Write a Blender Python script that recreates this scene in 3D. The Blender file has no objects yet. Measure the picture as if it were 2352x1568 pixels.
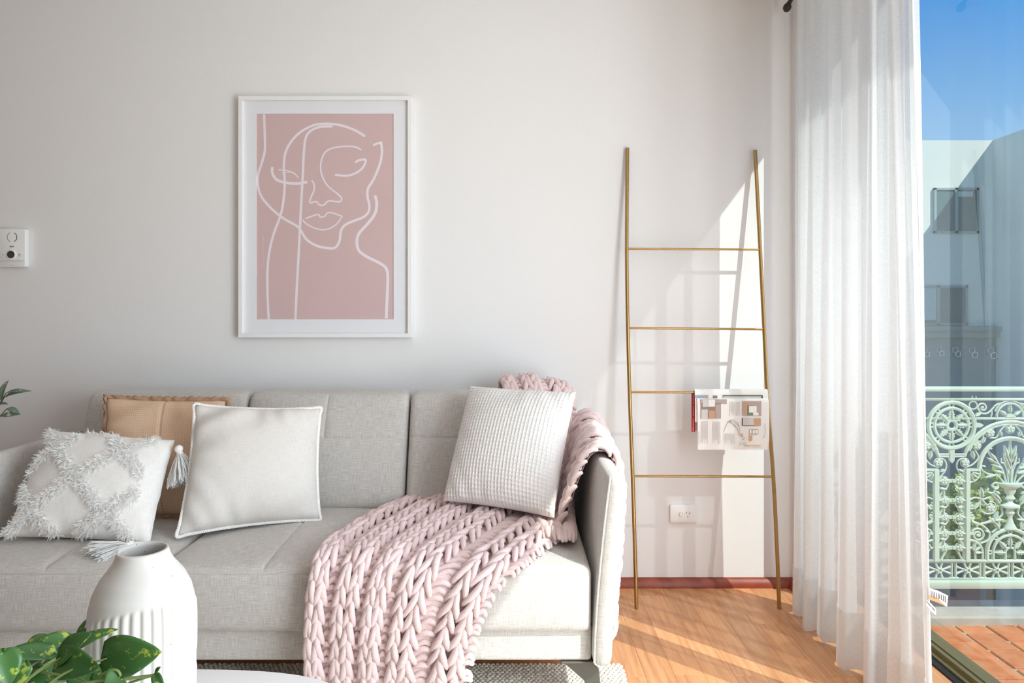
import bpy, bmesh, math, random
import numpy as np
from mathutils import Vector, Matrix
R = random.Random(7)
NR = np.random.default_rng(7)
SC = bpy.context.scene
COL = SC.collection
PI = math.pi

# ------------------------------------------------------------------ camera, sky, sun, added fill lamps
CAMH, F, CX, HY = 1.19, 1568.0, 1176.0, 715.0
cam_d = bpy.data.cameras.new('camera'); cam = bpy.data.objects.new('camera', cam_d); COL.objects.link(cam)
cam_d.lens = 24.0; cam_d.sensor_width = 36.0; cam_d.sensor_fit = 'HORIZONTAL'
cam_d.shift_y = (HY - 784.0) / 2352.0
cam_d.clip_start = 0.05; cam_d.clip_end = 300
cam.location = (0, 0, CAMH); cam.rotation_euler = (PI / 2, 0, 0)
SC.camera = cam

SUN_E, SKY_S, DOOR_W, BACK_W, EXPO = 4.8, 1.0, 114.0, 1.0, 0.0
world = bpy.data.worlds.new('world'); SC.world = world; world.use_nodes = True
nt = world.node_tree; nt.nodes.clear()
tc = nt.nodes.new('ShaderNodeTexCoord'); sep = nt.nodes.new('ShaderNodeSeparateXYZ')
rmp = nt.nodes.new('ShaderNodeValToRGB'); bg = nt.nodes.new('ShaderNodeBackground'); wo = nt.nodes.new('ShaderNodeOutputWorld')
el = rmp.color_ramp.elements
el[0].position = 0.0; el[0].color = (0.50, 0.62, 0.70, 1)
el[1].position = 1.0; el[1].color = (0.035, 0.17, 0.60, 1)
e = el.new(0.12); e.color = (0.42, 0.66, 0.93, 1)
e = el.new(0.36); e.color = (0.075, 0.36, 0.90, 1)
nt.links.new(tc.outputs['Generated'], sep.inputs[0]); nt.links.new(sep.outputs['Z'], rmp.inputs[0])
nt.links.new(rmp.outputs[0], bg.inputs[0]); bg.inputs[1].default_value = SKY_S
nt.links.new(bg.outputs[0], wo.inputs[0])

SUND = Vector((-1.12, 1.0, -1.52)).normalized()
sl = bpy.data.lights.new('sun', 'SUN'); sl.energy = SUN_E; sl.angle = math.radians(0.55); sl.color = (1.0, 0.985, 0.955)
so = bpy.data.objects.new('sun', sl); COL.objects.link(so); so.location = (6, -5, 8)
so.rotation_euler = SUND.to_track_quat('-Z', 'Y').to_euler()

def area(name, loc, direction, sx, sy, power, color):
    l = bpy.data.lights.new(name, 'AREA'); l.shape = 'RECTANGLE'; l.size = sx; l.size_y = sy; l.energy = power; l.color = color
    o = bpy.data.objects.new(name, l); COL.objects.link(o); o.location = loc
    o.rotation_euler = Vector(direction).to_track_quat('-Z', 'Z').to_euler()
    return o
area('door_fill', (1.44, 0.43, 0.85), (-1, 0, 0), 2.7, 1.55, DOOR_W, (0.86, 0.945, 1.0))  # fill lamp added just inside the door glass to brighten the room
area('curtain_fill', (1.46, 2.28, 1.20), (-1, 0, 0), 1.0, 2.2, DOOR_W * .09, (0.90, 0.96, 1.0))  # weaker fill lamp added behind the curtain so the sheer glows
area('rear_fill', (-1.0, -4.80, 1.45), (0, 1, 0), 3.0, 1.9, BACK_W, (0.92, 0.97, 1.0))  # faint fill lamp added at the unseen rear wall

vs = SC.view_settings
vs.view_transform = 'Standard'; vs.look = 'None'; vs.exposure = EXPO; vs.gamma = 1.0; vs.use_curve_mapping = False
SC.display_settings.display_device = 'sRGB'
cy = SC.cycles
cy.max_bounces = 12; cy.diffuse_bounces = 6; cy.glossy_bounces = 4; cy.transparent_max_bounces = 32; cy.transmission_bounces = 8
cy.caustics_reflective = False; cy.caustics_refractive = False; cy.sample_clamp_indirect = 6.0

# ------------------------------------------------------------------ helpers
def W(px, py, z):
    return Vector(((px - CX) * z / F, z, CAMH - (py - HY) * z / F))

def srgb(r, g, b):
    f = lambda c: (c / 255 / 12.92) if c / 255 <= 0.04045 else ((c / 255 + 0.055) / 1.055) ** 2.4
    return (f(r), f(g), f(b), 1)

class NT:
    def __init__(s, name):
        s.m = bpy.data.materials.new(name); s.m.use_nodes = True; s.t = s.m.node_tree
        s.b = s.t.nodes['Principled BSDF']; s.out = s.t.nodes['Material Output']
    def n(s, typ, **kw):
        x = s.t.nodes.new(typ)
        for k, v in kw.items(): setattr(x, k, v)
        return x
    def l(s, a, b): s.t.links.new(a, b)
    def coord(s, kind='Object', scale=(1, 1, 1)):
        c = s.n('ShaderNodeTexCoord'); m = s.n('ShaderNodeMapping'); m.inputs['Scale'].default_value = scale
        s.l(c.outputs[kind], m.inputs['Vector']); return m.outputs[0]
    def noise(s, vec, scale, detail=2.0, rough=0.5):
        x = s.n('ShaderNodeTexNoise'); x.inputs['Scale'].default_value = scale; x.inputs['Detail'].default_value = detail
        x.inputs['Roughness'].default_value = rough; s.l(vec, x.inputs['Vector']); return x.outputs['Fac']
    def ramp(s, fac, stops):
        x = s.n('ShaderNodeValToRGB'); e = x.color_ramp.elements
        e[0].position, e[0].color = stops[0]; e[1].position, e[1].color = stops[-1]
        for p, c in stops[1:-1]:
            k = e.new(p); k.color = c
        s.l(fac, x.inputs[0]); return x.outputs[0]
    def mix(s, fac, a, b, mode='MIX'):
        x = s.n('ShaderNodeMix', data_type='RGBA', blend_type=mode)
        for sock, v in ((x.inputs[0], fac), (x.inputs[6], a), (x.inputs[7], b)):
            if hasattr(v, 'links'): s.l(v, sock)
            else: sock.default_value = v
        return x.outputs[2]
    def math(s, op, a, b=0.0):
        x = s.n('ShaderNodeMath', operation=op)
        for sock, v in ((x.inputs[0], a), (x.inputs[1], b)):
            if hasattr(v, 'links'): s.l(v, sock)
            else: sock.default_value = v
        return x.outputs[0]
    def bump(s, h, strength=0.3, dist=0.002):
        x = s.n('ShaderNodeBump'); x.inputs['Strength'].default_value = strength; x.inputs['Distance'].default_value = dist
        s.l(h, x.inputs['Height']); s.l(x.outputs[0], s.b.inputs['Normal'])
    def set(s, color=None, rough=0.6, metal=0.0, spec=0.5):
        if color is not None:
            if hasattr(color, 'links'): s.l(color, s.b.inputs['Base Color'])
            else: s.b.inputs['Base Color'].default_value = color
        s.b.inputs['Roughness'].default_value = rough; s.b.inputs['Metallic'].default_value = metal
        s.b.inputs['Specular IOR Level'].default_value = spec
        return s.m

MAT = {}
def plain(name, col, rough=0.6, metal=0.0, spec=0.4, var=0.06, vscale=20, bump=0.0, bscale=200):
    t = NT(name); v = t.coord()
    c2 = tuple(min(1, max(0, x * (1 - var))) for x in col[:3]) + (1,)
    c = t.ramp(t.noise(v, vscale, 3), [(0.3, c2), (0.7, col)])
    if bump: t.bump(t.noise(v, bscale, 3), bump, 0.001)
    MAT[name] = t.set(c, rough, metal, spec); return MAT[name]

def linen(name, light, dark, bump=0.35, sheen=0.2):
    t = NT(name); a = t.noise(t.coord('UV', (26, 520, 1)), 1.0, 3, 0.6); b = t.noise(t.coord('UV', (520, 26, 1)), 1.0, 3, 0.6)
    f = t.math('MULTIPLY', t.math('ADD', a, b), 0.5)
    big = t.noise(t.coord('UV', (5, 5, 1)), 1.0, 2)
    c = t.ramp(f, [(0.38, dark), (0.62, light)])
    t.bump(f, bump, 0.0015)
    t.b.inputs['Sheen Weight'].default_value = sheen
    MAT[name] = t.set(c, 0.9, 0, 0.15); return MAT[name]

def emboss_wall():
    t = NT('wall_paint'); v = t.coord()
    t.bump(t.noise(v, 120, 4, 0.6), 0.18, 0.002)
    return t.set(srgb(232, 231, 230), 0.75, 0, 0.2)
MAT['wall'] = emboss_wall()
plain('grey_wall', srgb(150, 148, 145), 0.85, var=0.01)
plain('ceiling_paint', srgb(240, 240, 238), 0.85, var=0.01)
plain('white_gloss', srgb(238, 238, 236), 0.35, var=0.01)
plain('white_satin', srgb(240, 239, 237), 0.5, var=0.015)
plain('mat_board', srgb(236, 236, 240), 0.8, var=0.01)
plain('print_pink', srgb(212, 184, 182), 0.7, var=0.02, vscale=4)
plain('print_line', srgb(238, 228, 234), 0.7, var=0.01)
plain('grey_plastic', srgb(206, 204, 202), 0.45, var=0.01)
plain('dark_lens', srgb(74, 66, 64), 0.25, var=0.05)
plain('dark_slot', srgb(58, 55, 52), 0.6)
plain('mid_grey', srgb(150, 148, 146), 0.5)
plain('bronze', srgb(178, 142, 88), 0.32, 0.8, 0.5, var=0.12, vscale=60)
plain('black_iron', srgb(52, 46, 44), 0.4, 0.3)
plain('leg_metal', srgb(104, 100, 92), 0.45, 0.5)
plain('red_wood', srgb(150, 68, 45), 0.35, var=0.25, vscale=30)
plain('tassel_white', srgb(246, 243, 239), 0.9, var=0.03)
plain('concrete', srgb(190, 188, 178), 0.9, var=0.2, vscale=14, bump=0.5, bscale=60)
plain('mortar', srgb(196, 184, 164), 0.95, var=0.2, vscale=40)
plain('railing_green', srgb(206, 222, 205), 0.5, var=0.04)
plain('render_wall', srgb(230, 230, 216), 0.85, var=0.03, vscale=1.5)
plain('render_wall_grey', srgb(140, 158, 156), 0.85, var=0.04, vscale=1.5)
plain('ledge_paint', srgb(150, 165, 155), 0.8, var=0.05)
plain('far_frame', srgb(160, 178, 172), 0.5)
plain('far_blind', srgb(190, 205, 200), 0.8)
plain('chrome_white', srgb(252, 252, 246), 0.3)
plain('rust_white', srgb(232, 224, 204), 0.4)
plain('track_bronze', srgb(140, 128, 92), 0.35, 0.6)
plain('track_black', srgb(34, 34, 34), 0.6)
plain('sill_wood', srgb(196, 160, 108), 0.5, var=0.2, vscale=30)
plain('paper_white', srgb(246, 245, 243), 0.55, var=0.01)
plain('paper_grey', srgb(214, 212, 214), 0.6)
plain('ink_grey', srgb(204, 202, 202), 0.7)
plain('ink_dark', srgb(96, 92, 90), 0.7)
plain('ink_red', srgb(198, 22, 44), 0.5)
plain('ink_tan', srgb(214, 170, 138), 0.7)
plain('ink_mauve', srgb(190, 176, 172), 0.7)
plain('ink_green', srgb(126, 150, 130), 0.7)
plain('ink_blue', srgb(158, 178, 196), 0.7)
plain('ink_sand', srgb(226, 206, 160), 0.7)
plain('ink_taupe', srgb(158, 140, 130), 0.7)
plain('label_orange', srgb(214, 150, 112), 0.7)
plain('soil', srgb(60, 46, 36), 0.95)
plain('bark', srgb(92, 78, 62), 0.9, var=0.3)
plain('stem_green', srgb(120, 138, 78), 0.5, var=0.2)
plain('stem_brown', srgb(110, 96, 70), 0.6, var=0.2)
plain('ground', srgb(120, 124, 118), 0.95)
linen('sofa_linen', srgb(211, 206, 200), srgb(176, 170, 164))
linen('pillow_white', srgb(242, 239, 235), srgb(226, 222, 217), 0.2)
linen('pillow_greige', srgb(226, 221, 215), srgb(212, 206, 199), 0.15)

def wood_floor():
    t = NT('laminate'); oi = t.n('ShaderNodeObjectInfo')
    off = t.n('ShaderNodeVectorMath', operation='ADD'); sc = t.n('ShaderNodeVectorMath', operation='SCALE')
    t.l(oi.outputs['Location'], sc.inputs[0]); sc.inputs['Scale'].default_value = 7.3
    c = t.n('ShaderNodeTexCoord'); t.l(c.outputs['Object'], off.inputs[0]); t.l(sc.outputs[0], off.inputs[1])
    mp = t.n('ShaderNodeMapping'); mp.inputs['Scale'].default_value = (34, 2.2, 1); t.l(off.outputs[0], mp.inputs[0])
    g = t.noise(mp.outputs[0], 1.6, 5, 0.62)
    mp2 = t.n('ShaderNodeMapping'); mp2.inputs['Scale'].default_value = (160, 6, 1); t.l(off.outputs[0], mp2.inputs[0])
    g2 = t.noise(mp2.outputs[0], 1.0, 3)
    col = t.ramp(g, [(0.3, srgb(186, 126, 82)), (0.5, srgb(208, 152, 106)), (0.72, srgb(222, 172, 126))])
    col = t.mix(t.math('MULTIPLY', g2, 0.30), col, srgb(176, 108, 66))
    hsv = t.n('ShaderNodeHueSaturation'); t.l(col, hsv.inputs['Color'])
    t.l(t.math('ADD', t.math('MULTIPLY', oi.outputs['Random'], 0.22), 0.89), hsv.inputs['Value'])
    return t.set(hsv.outputs[0], 0.33, 0, 0.45)
MAT['laminate'] = wood_floor()

def tile_mat():
    t = NT('terracotta'); oi = t.n('ShaderNodeObjectInfo'); v = t.coord('Object')
    add = t.n('ShaderNodeVectorMath', operation='ADD'); t.l(v, add.inputs[0]); t.l(oi.outputs['Location'], add.inputs[1])
    n = t.noise(add.outputs[0], 22, 4)
    c = t.ramp(n, [(0.3, srgb(196, 112, 70)), (0.55, srgb(212, 134, 92)), (0.75, srgb(186, 150, 116))])
    hsv = t.n('ShaderNodeHueSaturation'); t.l(c, hsv.inputs['Color'])
    t.l(t.math('ADD', t.math('MULTIPLY', oi.outputs['Random'], 0.3), 0.82), hsv.inputs['Value'])
    t.bump(n, 0.3, 0.002)
    return t.set(hsv.outputs[0], 0.8, 0, 0.3)
MAT['terracotta'] = tile_mat()

def knit_mat():
    t = NT('blush_yarn'); v = t.coord()
    n = t.noise(v, 330, 2); big = t.noise(v, 9, 2)
    c = t.mix(big, srgb(224, 200, 197), srgb(233, 211, 208))
    c = t.mix(t.ramp(n, [(0.35, (0.35, 0.35, 0.35, 1)), (0.55, (0, 0, 0, 1))]), c, srgb(205, 172, 172))
    t.bump(n, 0.55, 0.002)
    t.b.inputs['Sheen Weight'].default_value = 0.25
    return t.set(c, 0.95, 0, 0.1)
MAT['blush_yarn'] = knit_mat()

def leather_mat():
    t = NT('tan_suede'); c = t.n('ShaderNodeTexCoord'); mp = t.n('ShaderNodeMapping'); mp.inputs['Scale'].default_value = (330, 330, 1)
    t.l(c.outputs['UV'], mp.inputs[0]); sp = t.n('ShaderNodeSeparateXYZ'); t.l(mp.outputs[0], sp.inputs[0])
    fx = t.math('SINE', t.math('ADD', sp.outputs[0], sp.outputs[1])); fy = t.math('SINE', t.math('SUBTRACT', sp.outputs[0], sp.outputs[1]))
    d = t.math('MULTIPLY', fx, fy); k = t.ramp(d, [(0.62, (0, 0, 0, 1)), (0.78, (1, 1, 1, 1))])
    base = t.ramp(t.noise(t.coord(), 9, 3), [(0.3, srgb(220, 186, 156)), (0.7, srgb(232, 202, 174))])
    col = t.mix(t.math('MULTIPLY', k, .55), base, srgb(162, 124, 98))
    return t.set(col, 0.75, 0, 0.25)
MAT['tan_suede'] = leather_mat()
plain('tan_edge', srgb(186, 150, 122), 0.8, var=0.1)

def ceramic():
    t = NT('speckled_ceramic'); v = t.coord()
    vo = t.n('ShaderNodeTexVoronoi'); vo.inputs['Scale'].default_value = 55; t.l(v, vo.inputs['Vector'])
    k = t.ramp(vo.outputs['Distance'], [(0.045, (1, 1, 1, 1)), (0.075, (0, 0, 0, 1))])
    c = t.mix(k, srgb(208, 204, 198), srgb(112, 104, 96))
    t.bump(t.noise(v, 300, 2), 0.08, 0.001)
    return t.set(c, 0.55, 0, 0.35)
MAT['ceramic'] = ceramic()

def leafmat(name, dark, mid, spot, sc=60, thr=0.62, rough=0.32):
    t = NT(name); v = t.coord()
    n = t.noise(v, sc, 3, 0.6); n2 = t.noise(v, 14, 2)
    c = t.mix(n2, dark, mid); c = t.mix(t.ramp(n, [(thr - 0.03, (0, 0, 0, 1)), (thr + 0.03, (1, 1, 1, 1))]), c, spot)
    t.b.inputs['Subsurface Weight'].default_value = 0.0
    return t.set(c, rough, 0, 0.5)
MAT['pothos'] = leafmat('pothos', srgb(30, 72, 38), srgb(78, 124, 58), srgb(150, 168, 62))
MAT['olive'] = leafmat('olive', srgb(92, 112, 92), srgb(132, 150, 126), srgb(190, 200, 186), 40, 0.6, 0.45)
MAT['bush'] = leafmat('bush', srgb(110, 146, 58), srgb(190, 206, 96), srgb(226, 228, 140), 4, 0.6, 0.6)

def rug_mat():
    t = NT('wool'); v = t.coord(); n = t.noise(v, 240, 3)
    t.bump(n, 0.5, 0.002)
    return t.set(t.ramp(n, [(0.3, srgb(214, 206, 194)), (0.7, srgb(238, 233, 224))]), 0.95, 0, 0.1)
MAT['wool'] = rug_mat()

def glass(name, tint, ior=1.5, haze=0.0, boost=1.0):
    t = NT(name); t.t.nodes.remove(t.b)
    tr = t.n('ShaderNodeBsdfTransparent'); tr.inputs[0].default_value = tint
    gl = t.n('ShaderNodeBsdfGlossy'); gl.inputs['Roughness'].default_value = 0.0; gl.inputs[0].default_value = (1, 1, 1, 1)
    fr = t.n('ShaderNodeFresnel'); fr.inputs[0].default_value = ior
    ge = t.n('ShaderNodeNewGeometry'); front = t.math('SUBTRACT', 1.0, ge.outputs['Backfacing'])
    mx = t.n('ShaderNodeMixShader'); t.l(t.math('MULTIPLY', t.math('MULTIPLY', fr.outputs[0], boost), front), mx.inputs[0])
    t.l(tr.outputs[0], mx.inputs[1]); t.l(gl.outputs[0], mx.inputs[2])
    last = mx.outputs[0]
    if haze:
        df = t.n('ShaderNodeBsdfDiffuse'); df.inputs[0].default_value = (0.8, 0.85, 0.85, 1)
        m2 = t.n('ShaderNodeMixShader'); m2.inputs[0].default_value = haze
        t.l(last, m2.inputs[1]); t.l(df.outputs[0], m2.inputs[2]); last = m2.outputs[0]
    t.l(last, t.out.inputs[0]); MAT[name] = t.m; return t.m
glass('door_glass', (0.93, 0.975, 0.955, 1), 1.5, 0.01, 1.5)
glass('frame_glass', (0.99, 0.99, 0.99, 1), 1.18, 0.0)

def far_glass():
    t = NT('far_window_glass'); return t.set(srgb(92, 122, 120), 0.15, 0, 0.5)
MAT['far_glass'] = far_glass()

def sheer():
    t = NT('sheer_linen'); t.t.nodes.remove(t.b)
    a = t.noise(t.coord('UV', (700, 90, 1)), 1.0, 2); b = t.noise(t.coord('UV', (40, 900, 1)), 1.0, 3)
    w = t.math('MULTIPLY', t.math('ADD', a, b), 0.5)
    tr = t.n('ShaderNodeBsdfTransparent'); df = t.n('ShaderNodeBsdfDiffuse'); tl = t.n('ShaderNodeBsdfTranslucent')
    df.inputs[0].default_value = (0.86, 0.858, 0.855, 1); tl.inputs[0].default_value = (0.80, 0.80, 0.80, 1)
    m1 = t.n('ShaderNodeMixShader'); m1.inputs[0].default_value = 0.27
    t.l(df.outputs[0], m1.inputs[1]); t.l(tl.outputs[0], m1.inputs[2])
    m2 = t.n('ShaderNodeMixShader'); op = t.ramp(w, [(0.38, (0.12, 0.12, 0.12, 1)), (0.62, (0.26, 0.26, 0.26, 1))])
    t.l(op, m2.inputs[0]); t.l(m1.outputs[0], m2.inputs[1]); t.l(tr.outputs[0], m2.inputs[2])
    t.l(m2.outputs[0], t.out.inputs[0]); return t.m
MAT['sheer'] = sheer()
def cotton():
    t = NT('cotton_thread'); t.t.nodes.remove(t.b); df = t.n('ShaderNodeBsdfDiffuse'); tl = t.n('ShaderNodeBsdfTranslucent'); m1 = t.n('ShaderNodeMixShader')
    n = t.ramp(t.noise(t.coord(), 40, 2), [(0.3, (0.95, 0.94, 0.92, 1)), (0.7, (0.985, 0.98, 0.97, 1))])
    t.l(n, df.inputs[0]); t.l(n, tl.inputs[0]); m1.inputs[0].default_value = 0.4; t.l(df.outputs[0], m1.inputs[1]); t.l(tl.outputs[0], m1.inputs[2]); t.l(m1.outputs[0], t.out.inputs[0]); return t.m
MAT['cotton'] = cotton()

# ------------------------------------------------------------------ mesh building
def link(name, me, mat, parent=None, smooth=True):
    o = bpy.data.objects.new(name, me); COL.objects.link(o)
    if mat is not None and not me.materials: me.materials.append(MAT[mat] if isinstance(mat, str) else mat)
    if parent is not None: o.parent = parent
    return o

class MB:
    def __init__(s): s.v = []; s.f = []
    def add(s, verts, faces):
        b = len(s.v); s.v += [tuple(p) for p in verts]; s.f += [tuple(i + b for i in f) for f in faces]
    def box(s, c, size, rot=None):
        hx, hy, hz = [k / 2 for k in size]; c = Vector(c)
        pts = [Vector((x, y, z)) for x in (-hx, hx) for y in (-hy, hy) for z in (-hz, hz)]
        if rot is not None: pts = [rot @ p for p in pts]
        s.add([c + p for p in pts], [(0, 1, 3, 2), (4, 6, 7, 5), (0, 4, 5, 1), (2, 3, 7, 6), (0, 2, 6, 4), (1, 5, 7, 3)])
    def box2(s, a, b):
        s.box([(a[i] + b[i]) / 2 for i in range(3)], [abs(b[i] - a[i]) for i in range(3)])
    def tube(s, pts, rad, n=8, cap=True, closed=False, flat=None):
        pts = [Vector(p) for p in pts]; k = len(pts)
        rs = rad if isinstance(rad, (list, tuple)) else [rad] * k
        T = []
        for i in range(k):
            a = pts[(i - 1) % k] if closed else pts[max(i - 1, 0)]; b = pts[(i + 1) % k] if closed else pts[min(i + 1, k - 1)]
            d = b - a; T.append(d.normalized() if d.length > 1e-9 else Vector((0, 0, 1)))
        u = T[0].orthogonal().normalized(); vs, fs = [], []
        for i in range(k):
            u = (u - T[i] * u.dot(T[i]))
            u = u.normalized() if u.length > 1e-6 else T[i].orthogonal().normalized()
            w = T[i].cross(u)
            for j in range(n):
                a = 2 * PI * j / n; d = (u * math.cos(a) + w * math.sin(a)) * rs[i]
                if flat is not None: d = d - flat[0] * d.dot(flat[0]) * (1 - flat[1])
                vs.append(pts[i] + d)
        for i in range(k if closed else k - 1):
            i2 = (i + 1) % k
            for j in range(n):
                j2 = (j + 1) % n; fs.append((i * n + j, i * n + j2, i2 * n + j2, i2 * n + j))
        if cap and not closed:
            fs.append(tuple(reversed(range(n)))); fs.append(tuple((k - 1) * n + j for j in range(n)))
        s.add(vs, fs)
    def lathe(s, prof, n=32, c=(0, 0, 0), squash=1.0):
        vs, fs = [], []; k = len(prof)
        for r, h in prof:
            for j in range(n):
                a = 2 * PI * j / n; vs.append((c[0] + r * math.cos(a), c[1] + r * math.sin(a) * squash, c[2] + h))
        for i in range(k - 1):
            for j in range(n):
                j2 = (j + 1) % n; fs.append((i * n + j, i * n + j2, (i + 1) * n + j2, (i + 1) * n + j))
        if prof[0][0] > 1e-5: fs.append(tuple(reversed(range(n))))
        if prof[-1][0] > 1e-5: fs.append(tuple((k - 1) * n + j for j in range(n)))
        s.add(vs, fs)
    def ball(s, c, r, nu=8, nv=6):
        rx, ry, rz = r if isinstance(r, (tuple, list)) else (r, r, r); c = Vector(c)
        vs = [c + Vector((0, 0, -rz))]; fs = []
        for i in range(1, nv):
            t = -PI / 2 + PI * i / nv
            for j in range(nu):
                a = 2 * PI * j / nu; vs.append(c + Vector((rx * math.cos(t) * math.cos(a), ry * math.cos(t) * math.sin(a), rz * math.sin(t))))
        vs.append(c + Vector((0, 0, rz))); top = len(vs) - 1
        for j in range(nu): fs.append((0, 1 + (j + 1) % nu, 1 + j))
        for i in range(nv - 2):
            for j in range(nu):
                a = 1 + i * nu + j; b = 1 + i * nu + (j + 1) % nu; fs.append((a, b, b + nu, a + nu))
        for j in range(nu): fs.append((top, 1 + (nv - 2) * nu + j, 1 + (nv - 2) * nu + (j + 1) % nu))
        s.add(vs, fs)
    def poly(s, pts, depth):   # planar polygon extruded along vector depth
        pts = [Vector(p) for p in pts]; n = len(pts); d = Vector(depth)
        s.add(pts + [p + d for p in pts], [tuple(range(n)), tuple(reversed(range(n, 2 * n)))] + [(i, i + n, (i + 1) % n + n, (i + 1) % n) for i in range(n)])
    def mesh(s, name, smooth=True, uv=False, bevel=0.0, seg=2):
        me = bpy.data.meshes.new(name); me.from_pydata(s.v, [], s.f)
        bm = bmesh.new(); bm.from_mesh(me)
        if bevel: bmesh.ops.bevel(bm, geom=list(bm.edges), offset=bevel, segments=seg, affect='EDGES', profile=0.5, clamp_overlap=True)
        bmesh.ops.recalc_face_normals(bm, faces=bm.faces)
        for e in bm.edges:
            if len(e.link_faces) == 2 and e.calc_face_angle(0) > math.radians(42): e.smooth = False
        bm.to_mesh(me); bm.free()
        if smooth: me.polygons.foreach_set('use_smooth', [True] * len(me.polygons))
        if uv: boxuv(me)
        me.update(); return me
    def build(s, name, mat, parent=None, **kw):
        return link(name, s.mesh(name, **kw), mat, parent)

def boxuv(me):
    l = me.uv_layers.new(name='UVMap'); nl = len(me.loops)
    co = np.empty(len(me.vertices) * 3); me.vertices.foreach_get('co', co); co = co.reshape(-1, 3)
    out = np.zeros((nl, 2))
    for p in me.polygons:
        n = p.normal; ax = max(range(3), key=lambda i: abs(n[i]))
        ij = {0: (1, 2), 1: (0, 2), 2: (0, 1)}[ax]
        for li in p.loop_indices:
            out[li] = co[me.loops[li].vertex_index][list(ij)]
    l.data.foreach_set('uv', out.ravel())

def arrmesh(name, V, Fq, mat, parent=None, smooth=True, uv=None):
    V = np.asarray(V, dtype=np.float32).reshape(-1, 3); Fq = np.asarray(Fq, dtype=np.int32); nf, k = Fq.shape
    me = bpy.data.meshes.new(name); me.vertices.add(len(V)); me.vertices.foreach_set('co', V.ravel())
    me.loops.add(nf * k); me.loops.foreach_set('vertex_index', Fq.ravel())
    me.polygons.add(nf); me.polygons.foreach_set('loop_start', np.arange(0, nf * k, k, dtype=np.int32))
    me.polygons.foreach_set('use_smooth', np.full(nf, smooth))
    me.update(calc_edges=True); me.validate()
    if uv is not None:
        l = me.uv_layers.new(name='UVMap'); l.data.foreach_set('uv', np.asarray(uv, dtype=np.float32)[Fq.ravel()].ravel())
    return link(name, me, mat, parent)

def strips(P, Rd, n=6, up=None):
    """tubes for many centre lines: P (N,K,3), Rd (N,K) or scalar -> verts, quads"""
    N, K, _ = P.shape; Rd = np.broadcast_to(Rd, (N, K))
    T = np.gradient(P, axis=1); T /= np.linalg.norm(T, axis=2, keepdims=True) + 1e-12
    if up is None: up = np.array([0.31, 0.52, 0.79])
    U = np.broadcast_to(up, P.shape).copy(); U -= T * (U * T).sum(2, keepdims=True); U /= np.linalg.norm(U, axis=2, keepdims=True) + 1e-12
    Wv = np.cross(T, U); a = np.arange(n) * 2 * PI / n
    V = P[:, :, None, :] + Rd[:, :, None, None] * (U[:, :, None, :] * np.cos(a)[None, None, :, None] + Wv[:, :, None, :] * np.sin(a)[None, None, :, None])
    idx = np.arange(N * K * n).reshape(N, K, n); j2 = np.roll(idx, -1, axis=2)
    Q = np.stack([idx[:, :-1], j2[:, :-1], j2[:, 1:], idx[:, 1:]], axis=-1).reshape(-1, 4)
    return V.reshape(-1, 3), Q

def empty(name, label, cat, loc=(0, 0, 0), group=None, kind=None):
    o = bpy.data.objects.new(name, None); COL.objects.link(o); o.location = loc; o.empty_display_size = 0.05
    if label: o['label'] = label
    if cat: o['category'] = cat
    if group: o['group'] = group
    if kind: o['kind'] = kind
    return o
def tag(o, label, cat, group=None, kind=None):
    o['label'] = label; o['category'] = cat
    if group: o['group'] = group
    if kind: o['kind'] = kind
    return o
def struct(o, label=None):
    o['kind'] = 'structure'
    if label: o['label'] = label
    return o
def keep(o, root):     # parent without moving: mesh coordinates are world coordinates
    o.parent = root; o.matrix_parent_inverse = Matrix.Translation(-Vector(root.location)); return o

def catmull(pts, m=8, closed=False):
    pts = [Vector(p) for p in pts]; n = len(pts); out = []
    rng = n if closed else n - 1
    for i in range(rng):
        g = lambda k: pts[k % n] if closed else pts[min(max(k, 0), n - 1)]
        p0, p1, p2, p3 = g(i - 1), g(i), g(i + 1), g(i + 2)
        for j in range(m):
            t = j / m
            out.append(0.5 * ((2 * p1) + (p2 - p0) * t + (2 * p0 - 5 * p1 + 4 * p2 - p3) * t * t + (3 * p1 - p0 - 3 * p2 + p3) * t ** 3))
    if not closed: out.append(pts[-1].copy())
    return out

# ------------------------------------------------------------------ room shell
YW, XR, XG, ZC = 2.96, 1.215, 1.535, 2.54
XL, YF = -5.2, -5.0
m = MB(); m.box2((XL - .1, YW, -.1), (XG + .02, YW + .2, ZC + .2)); struct(m.build('wall_back', 'wall', smooth=False), 'warm white painted wall behind the sofa')
m = MB(); m.box2((XL - .2, YF, -.1), (XL, YW, ZC + .1)); struct(m.build('wall_left', 'grey_wall', smooth=False))
m = MB(); m.box2((XL - .2, YF - .2, ZC), (XG + .06, YW + .2, ZC + .2)); struct(m.build('ceiling', 'ceiling_paint', smooth=False))
m = MB()                                              # nib of the side wall beside the sliding door
m.box2((XR, 2.85, -.05), (XG + .02, YW, ZC + .05)); struct(m.build('wall_right', 'wall', smooth=False), 'short white wall return beside the sliding door')
m = MB(); m.box2((XR, YF - .2, 0), (XG, -2.5, ZC)); struct(m.build('wall_right_rear', 'wall', smooth=False))
m = MB()
m.box2((XL, YF - .2, -.05), (-2.6, YF, ZC)); m.box2((.6, YF - .2, -.05), (XR, YF, ZC)); m.box2((-2.6, YF - .2, -.05), (.6, YF, .4)); m.box2((-2.6, YF - .2, 2.45), (.6, YF, ZC))
struct(m.build('wall_front', 'grey_wall', smooth=False))
wf = empty('added_rear_window', None, None, (-1, YF - .1, .4), kind='structure')  # unseen window behind the camera, added to let light into the room
m = MB()
for x in (-2.57, -1.0, .57): m.box((x, YF - .1, 1.425), (.06, .06, 2.05))
for z in (.43, 2.42): m.box((-1, YF - .1, z), (3.2, .06, .06))
keep(m.build('window_frame', 'white_satin', smooth=False), wf)
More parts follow.
